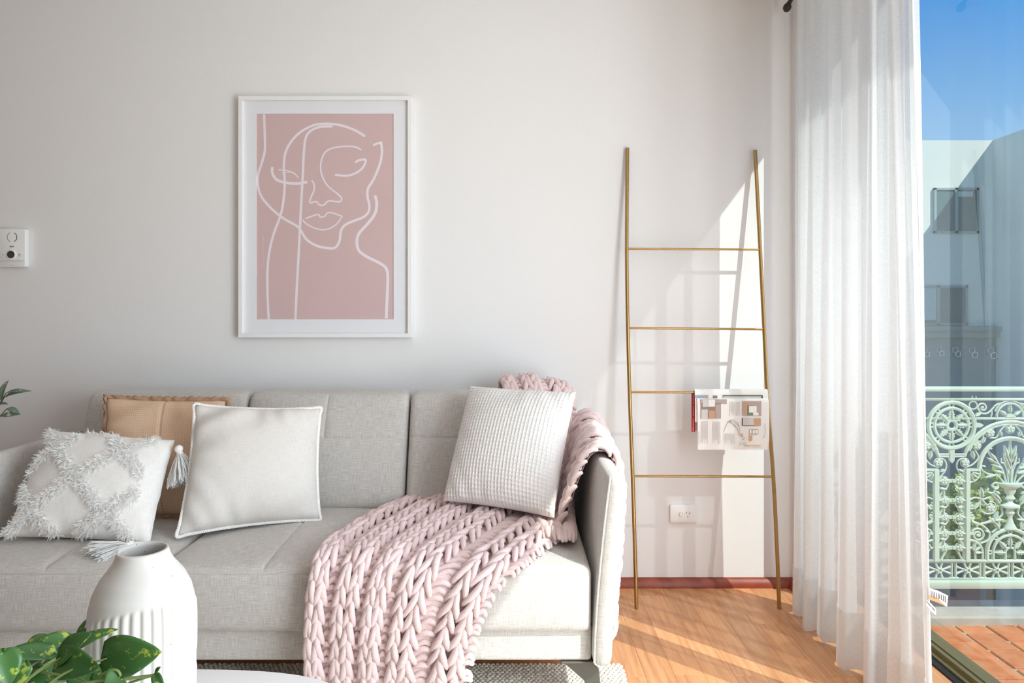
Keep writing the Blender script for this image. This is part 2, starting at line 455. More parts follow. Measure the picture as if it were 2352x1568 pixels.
for x0, x1 in ((-2.54, -1.03), (-.97, .54)):
    m = MB(); m.box2((x0, YF - .105, .46), (x1, YF - .099, 2.39)); keep(m.build('pane', 'door_glass', smooth=False), wf)

# floor: sub-floor slab with single planks on it
m = MB(); m.box2((XL, YF, -.12), (XG + .02, YW, -.012)); fl = struct(m.build('floor', 'sill_wood', smooth=False), 'orange cherry laminate floor')
PW, PL = .098, .62
plank_me = {}
def plank_mesh(w, l):
    key = (round(w, 3), round(l, 3))
    if key not in plank_me:
        b = MB(); b.box((0, 0, -.006), (w - .0004, l - .0004, .012)); plank_me[key] = b.mesh('plank', smooth=False, bevel=.0005, seg=1)
    return plank_me[key]
nx = int((1.40 - (-2.4)) / PW)
x1e = 1.415
for i in range(nx):
    x = x1e - PW * (i + .5); y = YW - R.uniform(.08, .6)
    y1 = YW
    while y1 > 0.3:
        l = y1 - max(y, 0.3)
        if l > .05:
            o = link('plank', plank_mesh(PW, l), 'laminate', fl); o.location = (x, y1 - l / 2, 0)
        y1 = y; y -= PL
m = MB(); m.box2((-2.4 - .03, YF, -.012), (x1e, .3, 0)); m.box2((XL, YF, -.012), (-2.43, YW, 0))
o = m.build('rear_flooring', 'laminate', fl, smooth=False); o['kind'] = 'stuff'

def scotia(name, a, b, inward):
    a, b, n = Vector(a), Vector(b), Vector(inward)
    prof = [(0, 0), (.026, 0), (.026, .010), (.020, .022), (.012, .034), (.006, .038), (0, .038)]
    mb = MB(); k = len(prof); vs = [a + n * p + Vector((0, 0, h)) for p, h in prof] + [b + n * p + Vector((0, 0, h)) for p, h in prof]
    mb.add(vs, [(i, (i + 1) % k, (i + 1) % k + k, i + k) for i in range(k)] + [tuple(range(k)), tuple(reversed(range(k, 2 * k)))])
    return struct(mb.build(name, 'red_wood', smooth=True))
scotia('baseboard_back', (XL, YW, 0), (XR, YW, 0), (0, -1, 0))
scotia('baseboard_right', (XR, 2.85, 0), (XR, YW, 0), (-1, 0, 0))

# ------------------------------------------------------------------ sliding door
door = empty('door_1', 'tall glazed sliding door onto the tiled balcony', None, (XG, .3, 0), kind='structure')
def dpart(mb, name, mat): return keep(mb.build(name, mat, smooth=False), door)
m = MB(); m.box2((1.415, -2.5, -.05), (1.442, 2.85, 0.006)); dpart(m, 'track_gap', 'track_black')
m = MB(); m.box2((1.442, -2.5, -.05), (1.50, 2.85, .012)); m.box2((1.463, -2.5, .012), (1.468, 2.85, .026)); dpart(m, 'track', 'track_bronze')
m = MB(); m.box2((1.50, -2.5, -.05), (1.548, 2.85, .016)); dpart(m, 'sill', 'track_bronze')
m = MB(); m.box2((1.50, -2.5, 2.50), (1.555, 2.85, ZC)); dpart(m, 'head', 'white_satin')
m = MB(); m.box2((1.50, 2.80, .016), (1.55, 2.85, 2.50)); dpart(m, 'jamb', 'white_satin')
m = MB(); m.box2((1.515, -.42, .016), (1.545, -.34, 2.50)); m.box2((1.515, -2.5, .016), (1.545, -2.43, 2.50)); dpart(m, 'stile', 'white_satin')
m = MB(); m.box2((1.522, -.34, .016), (1.528, 2.80, 2.50)); dpart(m, 'pane', 'door_glass')
m = MB(); m.box2((1.522, -2.43, .016), (1.528, -.42, 2.50)); dpart(m, 'pane', 'door_glass')

# ------------------------------------------------------------------ balcony
m = MB(); m.box2((1.548, -3, -.25), (3.2, 2.60, -.005)); bal = struct(m.build('balcony_floor', 'mortar', smooth=False), 'balcony floor of terracotta tiles in grey mortar')
tw, td, gp = .118, .128, .010
b = MB(); b.box((0, 0, -.007), (tw - gp, td - gp, .016)); tme = b.mesh('tile', smooth=False, bevel=.003, seg=1)
b = MB(); b.box((0, 0, -.007), (tw - gp, td / 2 - gp, .016)); tmeh = b.mesh('tile_half', smooth=False, bevel=.003, seg=1)
for i in range(8):
    x = 1.555 + tw * (i + .5); y = 2.595
    if i % 2:
        o = link('tile', tmeh, 'terracotta', bal); o.location = (x, y - td / 4, R.uniform(-.001, .001)); y -= td / 2
    for j in range(10):
        o = link('tile', tme, 'terracotta', bal); o.location = (x, y - td / 2, R.uniform(-.0015, .001)); o.rotation_euler = (R.uniform(-.006, .006), R.uniform(-.006, .006), R.uniform(-.008, .008)); y -= td
m = MB(); m.box2((1.548, 2.60, -.25), (3.2, 2.76, .026)); struct(m.build('balcony_curb', 'concrete', smooth=False, bevel=.006), 'low rough concrete curb under the balcony railing')

# ------------------------------------------------------------------ neighbouring building
D2, X2, ZP = 14.0, 9.857, 4.70
nb = empty('neighbour_building', 'pale rendered neighbouring building with square parapet across the courtyard', 'building', (8, D2, -5.5))
def npart(mb, name, mat, **kw): return keep(mb.build(name, mat, smooth=False, **kw), nb)
m = MB(); m.box2((2.5, D2, -5.5), (X2, D2 + .5, ZP)); npart(m, 'rear_wall', 'render_wall')
m = MB(); m.box2((X2, -2.0, -5.5), (X2 + 3.0, D2 + .5, ZP)); npart(m, 'side_wall', 'render_wall')
m = MB(); m.box2((2.5, D2 - .22, .66), (X2, D2, .80)); m.box2((2.5, D2 - .28, .80), (X2, D2, .89)); npart(m, 'ledge', 'ledge_paint')
m = MB(); m.box2((2.5, D2 - .10, -5.5), (X2, D2 - .001, .66)); npart(m, 'lower_wall', 'render_wall_grey')
def far_window(x0, x1, z0, z1, blind):
    fr = MB(); t = .045; yy = D2 - .02
    for a, bb in (((x0, z0), (x1, z0 + t)), ((x0, z1 - t), (x1, z1)), ((x0, z0), (x0 + t, z1)), ((x1 - t, z0), (x1, z1)), (((x0 + x1) / 2 - .03, z0), ((x0 + x1) / 2 + .03, z1))):
        fr.box2((a[0], yy - .03, a[1]), (bb[0], yy + .03, bb[1]))
    f = npart(fr, 'window', 'far_frame')
    for xa, xb in ((x0 + t, (x0 + x1) / 2 - .03), ((x0 + x1) / 2 + .03, x1 - t)):
        p = MB(); p.box2((xa, yy - .01, z0 + t), (xb, yy + .005, z1 - t)); o = p.build('pane', 'far_glass', smooth=False); o.parent = f
    if blind:
        p = MB(); xa, xb, za, zb = blind; p.box2((xa, yy - .016, za), (xb, yy - .012, zb)); o = p.build('blind', 'far_blind', smooth=False); o.parent = f
wx = lambda px: (px - CX) * D2 / F
wz = lambda py: CAMH - (py - HY) * D2 / F
far_window(wx(2143), wx(2245), wz(536), wz(432), (wx(2196), wx(2232), wz(452), wz(440)))
far_window(wx(2085), wx(2220), wz(747), wz(655), (wx(2092), wx(2148), wz(735), wz(661)))
m = MB(); m.box2((-10, 2.9, -5.7), (30, 40, -5.5)); struct(m.build('ground', 'ground', smooth=False))
for i, (px, py) in enumerate(((2117, 808), (2150, 806), (2187, 807), (2225, 808.5), (2268, 809.5), (2313, 811))):
    words_ = ['half hidden by the curtain edge', 'first beside the curtain edge', 'second from the curtain edge', 'third from the curtain edge', 'fourth from the curtain edge', 'farthest from the curtain edge'][i]
    c = Vector((wx(px), D2 - .13, wz(py))); t = empty('wall_ornament', 'metal ornament of two overlapping squares, ' + words_, 'wall ornament', c, 'square wall ornaments on the neighbouring wall')
    s = (.050, .050, .055, .060, .066, .073)[i]
    for k, (dx, dz, mt, dy) in enumerate(((-.35 * s, .75 * s, 'rust_white', .0), (.4 * s, -.75 * s, 'chrome_white', -.022))):
        f = MB(); w = s * .26
        for a, bb in (((-s, -s), (s, -s + w)), ((-s, s - w), (s, s)), ((-s, -s), (-s + w, s)), ((s - w, -s), (s, s))):
            f.box2((dx + a[0], dy - .01, dz * 1.0 + a[1]), (dx + bb[0], dy + .01, dz + bb[1]))
        f.box((dx, dy + .02, dz + s - w / 2), (.012, .03, .012))
        f.build('square_frame', mt, t, smooth=False)

# courtyard tree seen through the railing
tb = empty('courtyard_tree', 'yellow-green leafy tree in the courtyard below the railing', 'tree', (5.75, 8.2, -5.5))
m = MB(); m.tube([(0, 0, 0), (.05, .02, 2.2), (-.02, 0, 4.2)], [.09, .07, .03]); m.build('trunk', 'bark', tb)
nL = 2600
cl = NR.normal(size=(nL, 3)); cl /= np.linalg.norm(cl, axis=1, keepdims=True); cl *= (NR.random((nL, 1)) ** .4) * np.array([.75, .6, .62]); cl += np.array([0, 0, 4.15])
a1 = NR.normal(size=(nL, 3)); a1 /= np.linalg.norm(a1, axis=1, keepdims=True); a2 = np.cross(a1, NR.normal(size=(nL, 3))); a2 /= np.linalg.norm(a2, axis=1, keepdims=True)
LL, LW = .10, .032
V = np.stack([cl, cl + a1 * LL * .5 + a2 * LW, cl + a1 * LL, cl + a1 * LL * .5 - a2 * LW], axis=1)
o = arrmesh('crown', V.reshape(-1, 3), np.arange(nL * 4).reshape(-1, 4), 'bush', tb); o['kind'] = 'stuff'

# ------------------------------------------------------------------ cast iron lace railing
YR = 2.65
rail = empty('balcony_railing', 'pale green cast iron lace balcony railing beyond the glass', 'railing', (2.1, YR, 0))
U = YR / F
def G(px, py, dy=0.0): return Vector(((px - CX) * U, YR + dy, CAMH - (py - HY) * U))
XM, XW = 2320.0, 2185.5                               # vase axis, wheel axis
FL = (Vector((0, 1, 0)), .55)
def rpart(mb, name, **kw): return keep(mb.build(name, 'railing_green', **kw), rail)
def clipleft(me):                                     # the railing ends at the building wall
    bm = bmesh.new(); bm.from_mesh(me)
    bmesh.ops.bisect_plane(bm, geom=list(bm.verts) + list(bm.edges) + list(bm.faces), plane_co=(1.567, 0, 0), plane_no=(-1, 0, 0), clear_outer=True)
    bm.to_mesh(me); bm.free()
def mir(o, axis_px):                                  # mirrored copy of a part about a vertical axis of the pattern
    c = o.copy(); COL.objects.link(c); me = o.data
    xm = (axis_px - CX) * U
    if axis_px == XW:                                 # mirrored copy reaching the wall: own mesh, cut at the wall
        me = o.data.copy(); me.transform(Matrix.Translation((2 * xm, 0, 0)) @ Matrix.Scale(-1, 4, (1, 0, 0))); me.flip_normals(); clipleft(me); c.data = me
        c.matrix_parent_inverse = rail_inv
        if len(me.polygons) == 0: bpy.data.objects.remove(c)
        return c
    c.matrix_parent_inverse = rail_inv @ Matrix.Translation((2 * xm, 0, 0)) @ Matrix.Scale(-1, 4, (1, 0, 0))
    return c
rail_inv = Matrix.Translation(-Vector(rail.location))
m = MB(); a = G(2104, 888); b_ = G(2560, 898); m.box2((a.x, YR - .02, b_.z), (b_.x, YR + .02, a.z)); rpart(m, 'top_rail', smooth=True, bevel=.006)
for py, r in ((917, .0055), (961, .0055), (1288, .0075), (1329, .0055)):
    m = MB(); m.tube([G(2104, py), G(2560, py)], r, 8); rpart(m, 'cross_rail')
m = MB(); a = G(2104, 1331); b_ = G(2560, 1348); m.box2((a.x, YR - .02, b_.z), (b_.x, YR + .02, a.z)); rpart(m, 'bottom_rail', smooth=True, bevel=.004)
for px in (2552,):
    m = MB(); a = G(px, 880); m.box2((a.x - .02, YR - .02, .02), (a.x + .02, YR + .02, a.z)); rpart(m, 'end_post', bevel=.003)
def arc(cx_, cy_, r, a0, a1, n=24, ry=None):
    ry = ry or r
    return [G(cx_ + r * math.cos(math.radians(a0 + (a1 - a0) * i / n)), cy_ - ry * math.sin(math.radians(a0 + (a1 - a0) * i / n))) for i in range(n + 1)]
def ring(mb, cx_, cy_, r, rad, n=28):
    mb.tube(arc(cx_, cy_, r, 0, 360, n)[:-1], rad, 6, closed=True)
def crv(mb, pts, rad, m_=6, taper=False):
    q = catmull([G(*p) for p in pts], m_); k = len(q)
    rs = [rad * (1 - .75 * i / (k - 1)) if taper else rad for i in range(k)]
    mb.tube(q, rs, 6)
def leafshape(mb, bx, by, tx, ty, w, lobes=2):        # cast acanthus leaf with toothed outline
    B, T = Vector((bx, by)), Vector((tx, ty)); d = T - B; n = Vector((-d.y, d.x)).normalized()
    prof = [(0, .12), (.18, .5), (.26, 1), (.36, .55), (.5, .95), (.6, .5), (.74, .62), (.82, .28), (1, 0)] if lobes > 1 else [(0, .15), (.25, .8), (.5, 1), (.75, .6), (1, 0)]
    pl = [B + d * t + n * w * s for t, s in prof]; pr = [B + d * t - n * w * s for t, s in reversed(prof[:-1])]
    mb.poly([G(p.x, p.y, -.004) for p in pl + pr], (0, .008, 0))
    mb.tube([G(bx, by, -.005), G((bx + tx) / 2, (by + ty) / 2, -.006), G(tx, ty, -.004)], [.003, .0025, .001], 5)
def spiral(mb, cx_, cy_, r0, a0, turns, rad, sgn=1):
    q = []; n = int(22 * turns)
    for i in range(n + 1):
        t = i / n; r = r0 * (1 - t) ** .8 + .8; a_ = math.radians(a0) + sgn * 2 * PI * turns * t
        q.append(G(cx_ + r * math.cos(a_), cy_ - r * math.sin(a_)))
    mb.tube(q, rad, 6); mb.ball(q[-1], (rad * 1.7, rad * 1.3, rad * 1.7), 7, 5)
# wheel
m = MB(); ring(m, XW, 976, 52.5, .0085, 40); ring(m, XW, 976, 39, .006, 36); ring(m, XW, 976, 11, .0075, 20)
for k in range(8):
    a_ = math.radians(45 * k); ca, sa = math.cos(a_), math.sin(a_)
    ring(m, XW + 45.7 * ca, 976 - 45.7 * sa, 4.8, .003, 12)
    leafshape(m, XW + 13 * ca, 976 - 13 * sa, XW + 38 * ca, 976 - 38 * sa, 7.5)
m.poly([G(XW - 4, 914, -.005), G(XW + 4, 914, -.005), G(XW + 4, 926, -.005), G(XW - 4, 926, -.005)], (0, .01, 0))
w1 = rpart(m, 'wheel_rosette'); mir(w1, XM)
m = MB(); crv(m, [(XW - 34, 1016), (XW - 40, 1024), (XW - 31, 1045)], .006); m.tube([G(XW - 31, 1043), G(XW + 31, 1043)], .004, 6); m.tube([G(XW - 31, 1048), G(XW + 31, 1048)], .004, 6)
m.poly([G(XW - 5, 1029, -.006), G(XW + 5, 1029, -.006), G(XW + 5, 1056, -.006), G(XW, 1063, -.006), G(XW - 5, 1056, -.006)], (0, .012, 0))
w2 = rpart(m, 'wheel_bracket'); mir(w2, XM)
# arches
m = MB(); m.tube(arc(XM, 1077, 109, 22, 158, 40), .0068, 6); m.tube(arc(XM, 1077, 103, 24, 156, 40), .0042, 6)
m.tube([G(XM - 101, 1036), G(XM - 105, 1048)], .006, 6); m.tube([G(XM + 101, 1036), G(XM + 105, 1048)], .006, 6)
ar = rpart(m, 'great_arch'); mir(ar, XW)
m = MB(); m.tube(arc(XM, 1077, 72, 0, 180, 40), .0065, 6); m.tube(arc(XM, 1077, 68, 0, 180, 40), .004, 6); ar = rpart(m, 'inner_arch'); mir(ar, XW)
m = MB(); m.tube(arc(XM, 957, 31, 0, 180, 20), .0045, 6); m.tube(arc(XM, 957, 37, 20, 160, 20), .003, 6)
m.poly([G(XM + 11 * math.cos(math.radians(a_)), 958 - 9 * math.sin(math.radians(a_)), -.006) for a_ in range(0, 181, 15)], (0, .012, 0))
for a_ in (30, 90, 150):
    ca, sa = math.cos(math.radians(a_)), math.sin(math.radians(a_)); leafshape(m, XM + 11 * ca, 957 - 10 * sa, XM + 28 * ca, 957 - 29 * sa, 5)
ar = rpart(m, 'crest_arch'); mir(ar, XW)
m = MB(); lo = arc(XM, 1268, 53, 0, 180, 24); m.tube([G(XM + 53, 1288)] + lo + [G(XM - 53, 1288)], .0075, 6); lo = arc(XM, 1268, 39, 0, 180, 20); m.tube([G(XM + 39, 1288)] + lo + [G(XM - 39, 1288)], .0055, 6)
lo = arc(XM, 1268, 11, 0, 180, 12); m.tube([G(XM + 11, 1288)] + lo + [G(XM - 11, 1288)], .005, 6)
for a_ in (0, 45, 90, 135, 180):
    ca, sa = math.cos(math.radians(a_)), math.sin(math.radians(a_)); leafshape(m, XM + 13 * ca, 1268 - 13 * sa, XM + 37 * ca, 1268 - 37 * sa, 6.5); ring(m, XM + 46 * ca, 1268 - 46 * sa, 4, .0028, 10)
ar = rpart(m, 'lower_arch'); mir(ar, XW)
# uprights and panels
m = MB(); a = G(2217, 1078); b_ = G(2226, 1288); m.box2((a.x, YR - .008, b_.z), (b_.x, YR + .008, a.z)); m.box2((a.x - .004, YR - .004, b_.z), (a.x - .0, YR + .012, a.z)); m.box2((G(2217, 0).x, YR - .007, G(0, 1081).z), (G(2250, 0).x, YR + .007, G(0, 1076).z))
m.tube(arc(2226, 1082, 25, -90, 0, 10), .004, 6)
for a_ in (-65, -40, -15):
    ca, sa = math.cos(math.radians(a_)), math.sin(math.radians(a_)); leafshape(m, 2226 + 6 * ca, 1082 - 6 * sa, 2226 + 25 * ca, 1082 - 25 * sa, 2.6, 1)
p1 = rpart(m, 'upright'); mir(p1, XW); mir(p1, XM)
# flowers: one mesh, many copies
fm = MB()
for k in range(5):
    a_ = 2 * PI * k / 5 + .3; fm.ball((.0085 * math.cos(a_), -.003, .0085 * math.sin(a_)), (.0068, .005, .0068), 7, 5)
fm.ball((0, -.006, 0), .0042, 7, 5); fm.tube([(.0165 * math.cos(2 * PI * k / 14), 0, .0165 * math.sin(2 * PI * k / 14)) for k in range(14)], .0022, 5, closed=True)
fme = fm.mesh('flower')
fl_pos = [(XM, 985)]
for px, py in ((2274, 994), (2243, 1023), (2216, 1062), (2203, 1104), (2203, 1148), (2203, 1187), (2203, 1224), (2203, 1257), (2275, 1166)):
    fl_pos += [(px, py), (2 * XW - px, py)]
    if px < 2290: fl_pos += [(2 * XM - px, py)]
for px, py in fl_pos:
    if px < 2116: continue
    o = link('flower', fme, 'railing_green'); o.parent = rail; o.location = G(px, py) - Vector(rail.location)
# vine strands
m = MB()
crv(m, [(2216, 1073), (2234, 1066), (2247, 1050), (2240, 1034)], .003); crv(m, [(2243, 1013), (2258, 1012), (2258, 1000), (2265, 990), (2274, 984)], .003)
crv(m, [(2274, 1005), (2288, 1004), (2298, 988), (2310, 976), (2320, 973)], .003); leafshape(m, 2233, 1035, 2236, 1054, 4.5, 1); leafshape(m, 2262, 1004, 2254, 1018, 4, 1); leafshape(m, 2296, 990, 2300, 1002, 4, 1)
p1 = rpart(m, 'arch_vine'); mir(p1, XW); mir(p1, XM)
m = MB()
crv(m, [(2216, 1052), (2202, 1056), (2197, 1070), (2203, 1085), (2215, 1098)], .003); leafshape(m, 2201, 1078, 2212, 1083, 3.5, 1)
rows = [1104, 1148, 1187, 1224, 1257]
for a_, b2 in zip(rows[:-1], rows[1:]):
    h = b2 - a_; crv(m, [(2193, a_ + 4), (2196, a_ + .35 * h), (2206, a_ + .55 * h), (2216, a_ + .95 * h), (2212, b2 + 2)], .003); leafshape(m, 2200, a_ + .42 * h, 2213, a_ + .38 * h, 3.5, 1); leafshape(m, 2204, a_ + .5 * h, 2205, a_ + .78 * h, 3, 1)
for a_ in rows: m.box2((G(2186, 0).x, YR - .005, G(0, a_ + 3.5).z), (G(2195, 0).x, YR + .005, G(0, a_ - 3.5).z)); leafshape(m, 2210, a_, 2219, a_, 4, 1)
m.tube([G(2199, 1265), G(2211, 1288)], .004, 6)
p1 = rpart(m, 'flower_vine'); mir(p1, XW)
# top scroll
m = MB(); ring(m, 2235, 930.5, 9, .0028, 18); spiral(m, 2257, 936, 11, 200, 1.25, .0035, -1)
crv(m, [(2247, 938), (2253, 948), (2266, 949), (2277, 941), (2287, 930), (2299, 926)], .0035); crv(m, [(2277, 941), (2278, 950), (2276, 957)], .003); leafshape(m, 2240, 955, 2253, 947, 4, 1)
m.poly([G(2238, 971, -.004), G(2251, 971, -.004), G(2259, 976, -.004), G(2251, 981, -.004), G(2238, 981, -.004)], (0, .008, 0))
for px in (2233, 2242): m.tube([G(px, 909), G(px, 917)], .0025, 6)
p1 = rpart(m, 'top_scroll'); mir(p1, XM)
# urn
m = MB(); prof = [(16, 1214), (14, 1210), (8, 1200), (5, 1188), (7, 1181), (10, 1179), (10, 1176), (8, 1174), (9, 1168), (22, 1164), (22, 1160), (8, 1155), (5, 1151), (12, 1144), (7, 1137), (12, 1130), (14, 1122), (21, 1119), (27, 1114), (27, 1109), (18, 1108)]
m.lathe([(r * U, CAMH - (y - HY) * U) for r, y in prof], 16, ((XM - CX) * U, YR, 0), .5)
p1 = rpart(m, 'urn'); mir(p1, XW)
m = MB(); leafshape(m, XM, 1108, XM, 1008, 7, 2)
for s_ in (-1, 1):
    leafshape(m, XM + 2 * s_, 1060, XM + 14 * s_, 1022, 5, 1); leafshape(m, XM + 2 * s_, 1075, XM + 15 * s_, 1040, 5, 1); crv(m, [(XM + 4 * s_, 1108), (XM + 7 * s_, 1080), (XM + 14 * s_, 1064), (XM + 20 * s_, 1062), (XM + 20 * s_, 1052)], .003)
    crv(m, [(XM + 9 * s_, 1108), (XM + 18 * s_, 1078), (XM + 34 * s_, 1056), (XM + 48 * s_, 1042), (XM + 50 * s_, 1030), (XM + 42 * s_, 1030)], .0035)
    for bx, by, tx, ty in ((20, 1075, 44, 1066), (26, 1066, 54, 1050), (30, 1060, 48, 1038), (16, 1086, 38, 1080)): leafshape(m, XM + bx * s_, by, XM + tx * s_, ty, 4.5, 1)
    crv(m, [(XM + 14 * s_, 1108), (XM + 30 * s_, 1092), (XM + 50 * s_, 1088), (XM + 64 * s_, 1080), (XM + 66 * s_, 1070), (XM + 57 * s_, 1071)], .0035); leafshape(m, XM + 34 * s_, 1090, XM + 58 * s_, 1096, 4, 1)
    crv(m, [(XM + 22 * s_, 1112), (XM + 34 * s_, 1108), (XM + 42 * s_, 1116), (XM + 34 * s_, 1120), (XM + 40 * s_, 1132), (XM + 52 * s_, 1128), (XM + 50 * s_, 1120)], .0038)
    for bx, by, tx, ty in ((40, 1130, 20, 1150), (42, 1134, 22, 1160), (34, 1128, 24, 1134), (38, 1122, 26, 1118)): leafshape(m, XM + bx * s_, by, XM + tx * s_, ty, 4, 1)
p1 = rpart(m, 'urn_foliage'); mir(p1, XW)
# side scrolls
m = MB()
crv(m, [(2226, 1148), (2240, 1142), (2258, 1146), (2270, 1142), (2284, 1140)], .0035); crv(m, [(2254, 1120), (2250, 1132), (2258, 1150), (2268, 1160)], .0038); leafshape(m, 2256, 1140, 2253, 1118, 4.5, 1)
crv(m, [(2252, 1148), (2252, 1168), (2262, 1178), (2278, 1178), (2287, 1168), (2284, 1154), (2272, 1152)], .003)
spiral(m, 2232, 1162, 7, 90, 1.2, .003, 1); crv(m, [(2232, 1169), (2242, 1165), (2250, 1152)], .003); leafshape(m, 2236, 1168, 2250, 1152, 4, 1)
spiral(m, 2232, 1184, 7, 90, 1.2, .003, 1); crv(m, [(2227, 1186), (2234, 1196), (2252, 1204), (2266, 1214), (2273, 1226), (2268, 1240), (2252, 1247)], .0038); leafshape(m, 2230, 1196, 2244, 1203, 3.5, 1)
m.tube([G(2242, 1206), G(2258, 1202), G(2276, 1196)], [.003, .004, .0055], 7); m.ball(G(2280, 1195), (.011, .007, .011), 8, 6); leafshape(m, 2282, 1192, 2292, 1174, 5, 1); leafshape(m, 2284, 1194, 2304, 1192, 4.5, 1); leafshape(m, 2284, 1198, 2296, 1216, 4.5, 1)
crv(m, [(2300, 1166), (2302, 1180), (2292, 1192), (2296, 1206), (2286, 1216), (2278, 1222)], .0038)
spiral(m, 2246, 1228, 15, 150, 1.75, .004, -1); m.box2((G(2226, 0).x, YR - .004, G(0, 1227).z), (G(2236, 0).x, YR + .004, G(0, 1221).z)); leafshape(m, 2262, 1218, 2274, 1222, 3, 1)
p1 = rpart(m, 'side_scroll'); mir(p1, XW); mir(p1, XM)
m = MB(); m.tube(arc(2227, 1270, 30, 0, 90, 12, 30) , .0045, 6); m.tube([G(2257, 1270), G(2257, 1288)], .0045, 6); m.tube(arc(2227, 1270, 13, 0, 90, 8, 13), .004, 6); m.tube([G(2240, 1270), G(2240, 1288)], .004, 6)
for a_ in (5, 32, 60):
    ca, sa = math.cos(math.radians(a_)), math.sin(math.radians(a_)); leafshape(m, 2227 + 13 * ca, 1270 - 13 * sa, 2227 + 29 * ca, 1270 - 29 * sa, 3, 1)
p1 = rpart(m, 'corner_fan'); mir(p1, XW); mir(p1, XM)
# base frieze: crosses between short bars
cm = MB()
for sx in (-1, 1):
    for q in ([(0, 0), (12, -2.5), (26, -8)], [(0, 0), (12, 2.5), (26, 8)], [(0, 0), (5, -9), (8, -19)], [(0, 0), (5, 9), (8, 19)]):
        cm.tube([Vector((x * sx * U, 0, -y * U)) for x, y in q], [.0035, .0035, .005], 6)
for k in range(6): cm.ball((.011 * math.cos(k * PI / 3), -.003, .011 * math.sin(k * PI / 3)), .005, 6, 5)
cm.tube([(.007 * math.cos(2 * PI * k / 10), -.006, .007 * math.sin(2 * PI * k / 10)) for k in range(10)], .0028, 5, closed=True)
cme = cm.mesh('frieze_cross')
bm_ = MB(); bm_.box((-.008, 0, 0), (.007, .01, 40 * U)); bm_.box((.008, 0, 0), (.007, .01, 40 * U)); bm_.box((0, 0, -18 * U), (.036, .01, .007)); bm_.box((0, 0, 18 * U), (.03, .01, .005)); bme = bm_.mesh('frieze_bar', smooth=False, bevel=.002, seg=1)
for k in range(7):
    if k < 1: continue
    o = link('frieze_cross', cme, 'railing_green'); o.parent = rail; o.location = G(2091 + 65.5 * k, 1308.5) - Vector(rail.location)
    o = link('frieze_bar', bme, 'railing_green'); o.parent = rail; o.location = G(2059 + 65.5 * k, 1308.5) - Vector(rail.location)

# ------------------------------------------------------------------ sofa
sofa = empty('sofa', 'long light grey linen three-seat sofa against the wall with slim arms', 'sofa', (-.75, 2.4, 0))
def axis(s0, s1, r, cuts=(), n=8):
    a = [s0, s0 + .15 * r, s0 + .45 * r, s0 + r] + list(np.linspace(s0 + r, s1 - r, n + 2)[1:-1]) + [s1 - r, s1 - .45 * r, s1 - .15 * r, s1]
    for c in cuts: a += [c - .009, c - .0035, c, c + .0035, c + .009]
    return sorted(set(round(x, 5) for x in a))
def softbox(lo, hi, r, post=None, cuts=((), (), ()), n=8):
    ax = [axis(lo[i], hi[i], r, cuts[i], n) for i in range(3)]
    idx, vs, fs = {}, [], []
    def vid(p):
        if p not in idx:
            idx[p] = len(vs); q = Vector(p); inn = Vector([min(max(q[i], lo[i] + r), hi[i] - r) for i in range(3)]); d = q - inn
            if d.length > 1e-9:
                d = d.normalized() * r if d.length > r * .3 else d
                q = inn + d
            vs.append(post(q, Vector(p)) if post else q)
        return idx[p]
    for k in range(3):
        i, j = (k + 1) % 3, (k + 2) % 3
        for side in (lo, hi):
            for a in range(len(ax[i]) - 1):
                for b in range(len(ax[j]) - 1):
                    q = []
                    for da, db in ((0, 0), (1, 0), (1, 1), (0, 1)):
                        p = [0, 0, 0]; p[k] = round(side[k], 5); p[i] = ax[i][a + da]; p[j] = ax[j][b + db]; q.append(vid(tuple(p)))
                    fs.append(tuple(q if side is hi else reversed(q)))
    mb = MB(); mb.add(vs, fs); return mb
def smooth01(t): t = min(max(t, 0), 1); return t * t * (3 - 2 * t)
def groove(x, c, w=.009, d=.004): return d * max(0, 1 - abs(x - c) / w)
XS = [-1.692, -1.05, -.408, .236]
ZB, ZS = .155, .245
# frame rails
m = softbox((-1.70, 2.02, ZB), (.236, 2.80, ZS + .02), .012); keep(m.build('base_rail', 'sofa_linen', uv=True), sofa)
m = softbox((-1.70, 2.80, ZB + .02), (.236, 2.86, .80), .02); keep(m.build('rear_panel', 'sofa_linen', uv=True), sofa)
for i in range(3):
    x0, x1 = XS[i] + .002, XS[i + 1] - .002; xm = (x0 + x1) / 2
    def post(q, p, x0=x0, x1=x1, xm=xm):
        q = q.copy(); u = (q.x - x0) / (x1 - x0); v = (q.y - 2.0) / .70
        if p.z > .43:
            bul = .020 * (math.sin(PI * min(max(u, 0), 1)) ** .6) * (math.sin(PI * min(max(v, .02), .98)) ** .6)
            q.z += bul - groove(q.x, xm) - (groove(q.y, 2.33, .009, .003))
        if p.y < 2.01:
            q.y -= .012 * math.sin(PI * min(max(u, 0), 1)) ** .5 * math.sin(PI * min(max((q.z - .245) / .19, 0), 1)); q.y += groove(q.z, .418, .006, .0035)
        return q
    m = softbox((x0, 2.0, .247), (x1, 2.70, .438), .022, post, ((xm,), (2.33,), (.418,)))
    keep(m.build('seat_cushion', 'sofa_linen', uv=True), sofa)
    def post2(q, p, x0=x0, x1=x1, xm=xm):
        q = q.copy(); u = (q.x - x0) / (x1 - x0); t = (q.z - .44) / .43
        if p.y < 2.57:
            q.y -= .022 * math.sin(PI * min(max(u, 0), 1)) ** .5 * math.sin(PI * min(max(t, 0), 1)) ** .7
            q.y += groove(q.x, xm, .009, .004) * (1 if q.z > .70 else 0) + groove(q.z, .70, .009, .004)
        q.y += .155 * t
        if i == 0: q.x -= 0.0
        return q
    m = softbox((x0 + .001, 2.565, .44), (x1 - .001, 2.70, .868), .032, post2, ((xm,), (), (.70,)))
    keep(m.build('back_cushion', 'sofa_linen', uv=True), sofa)
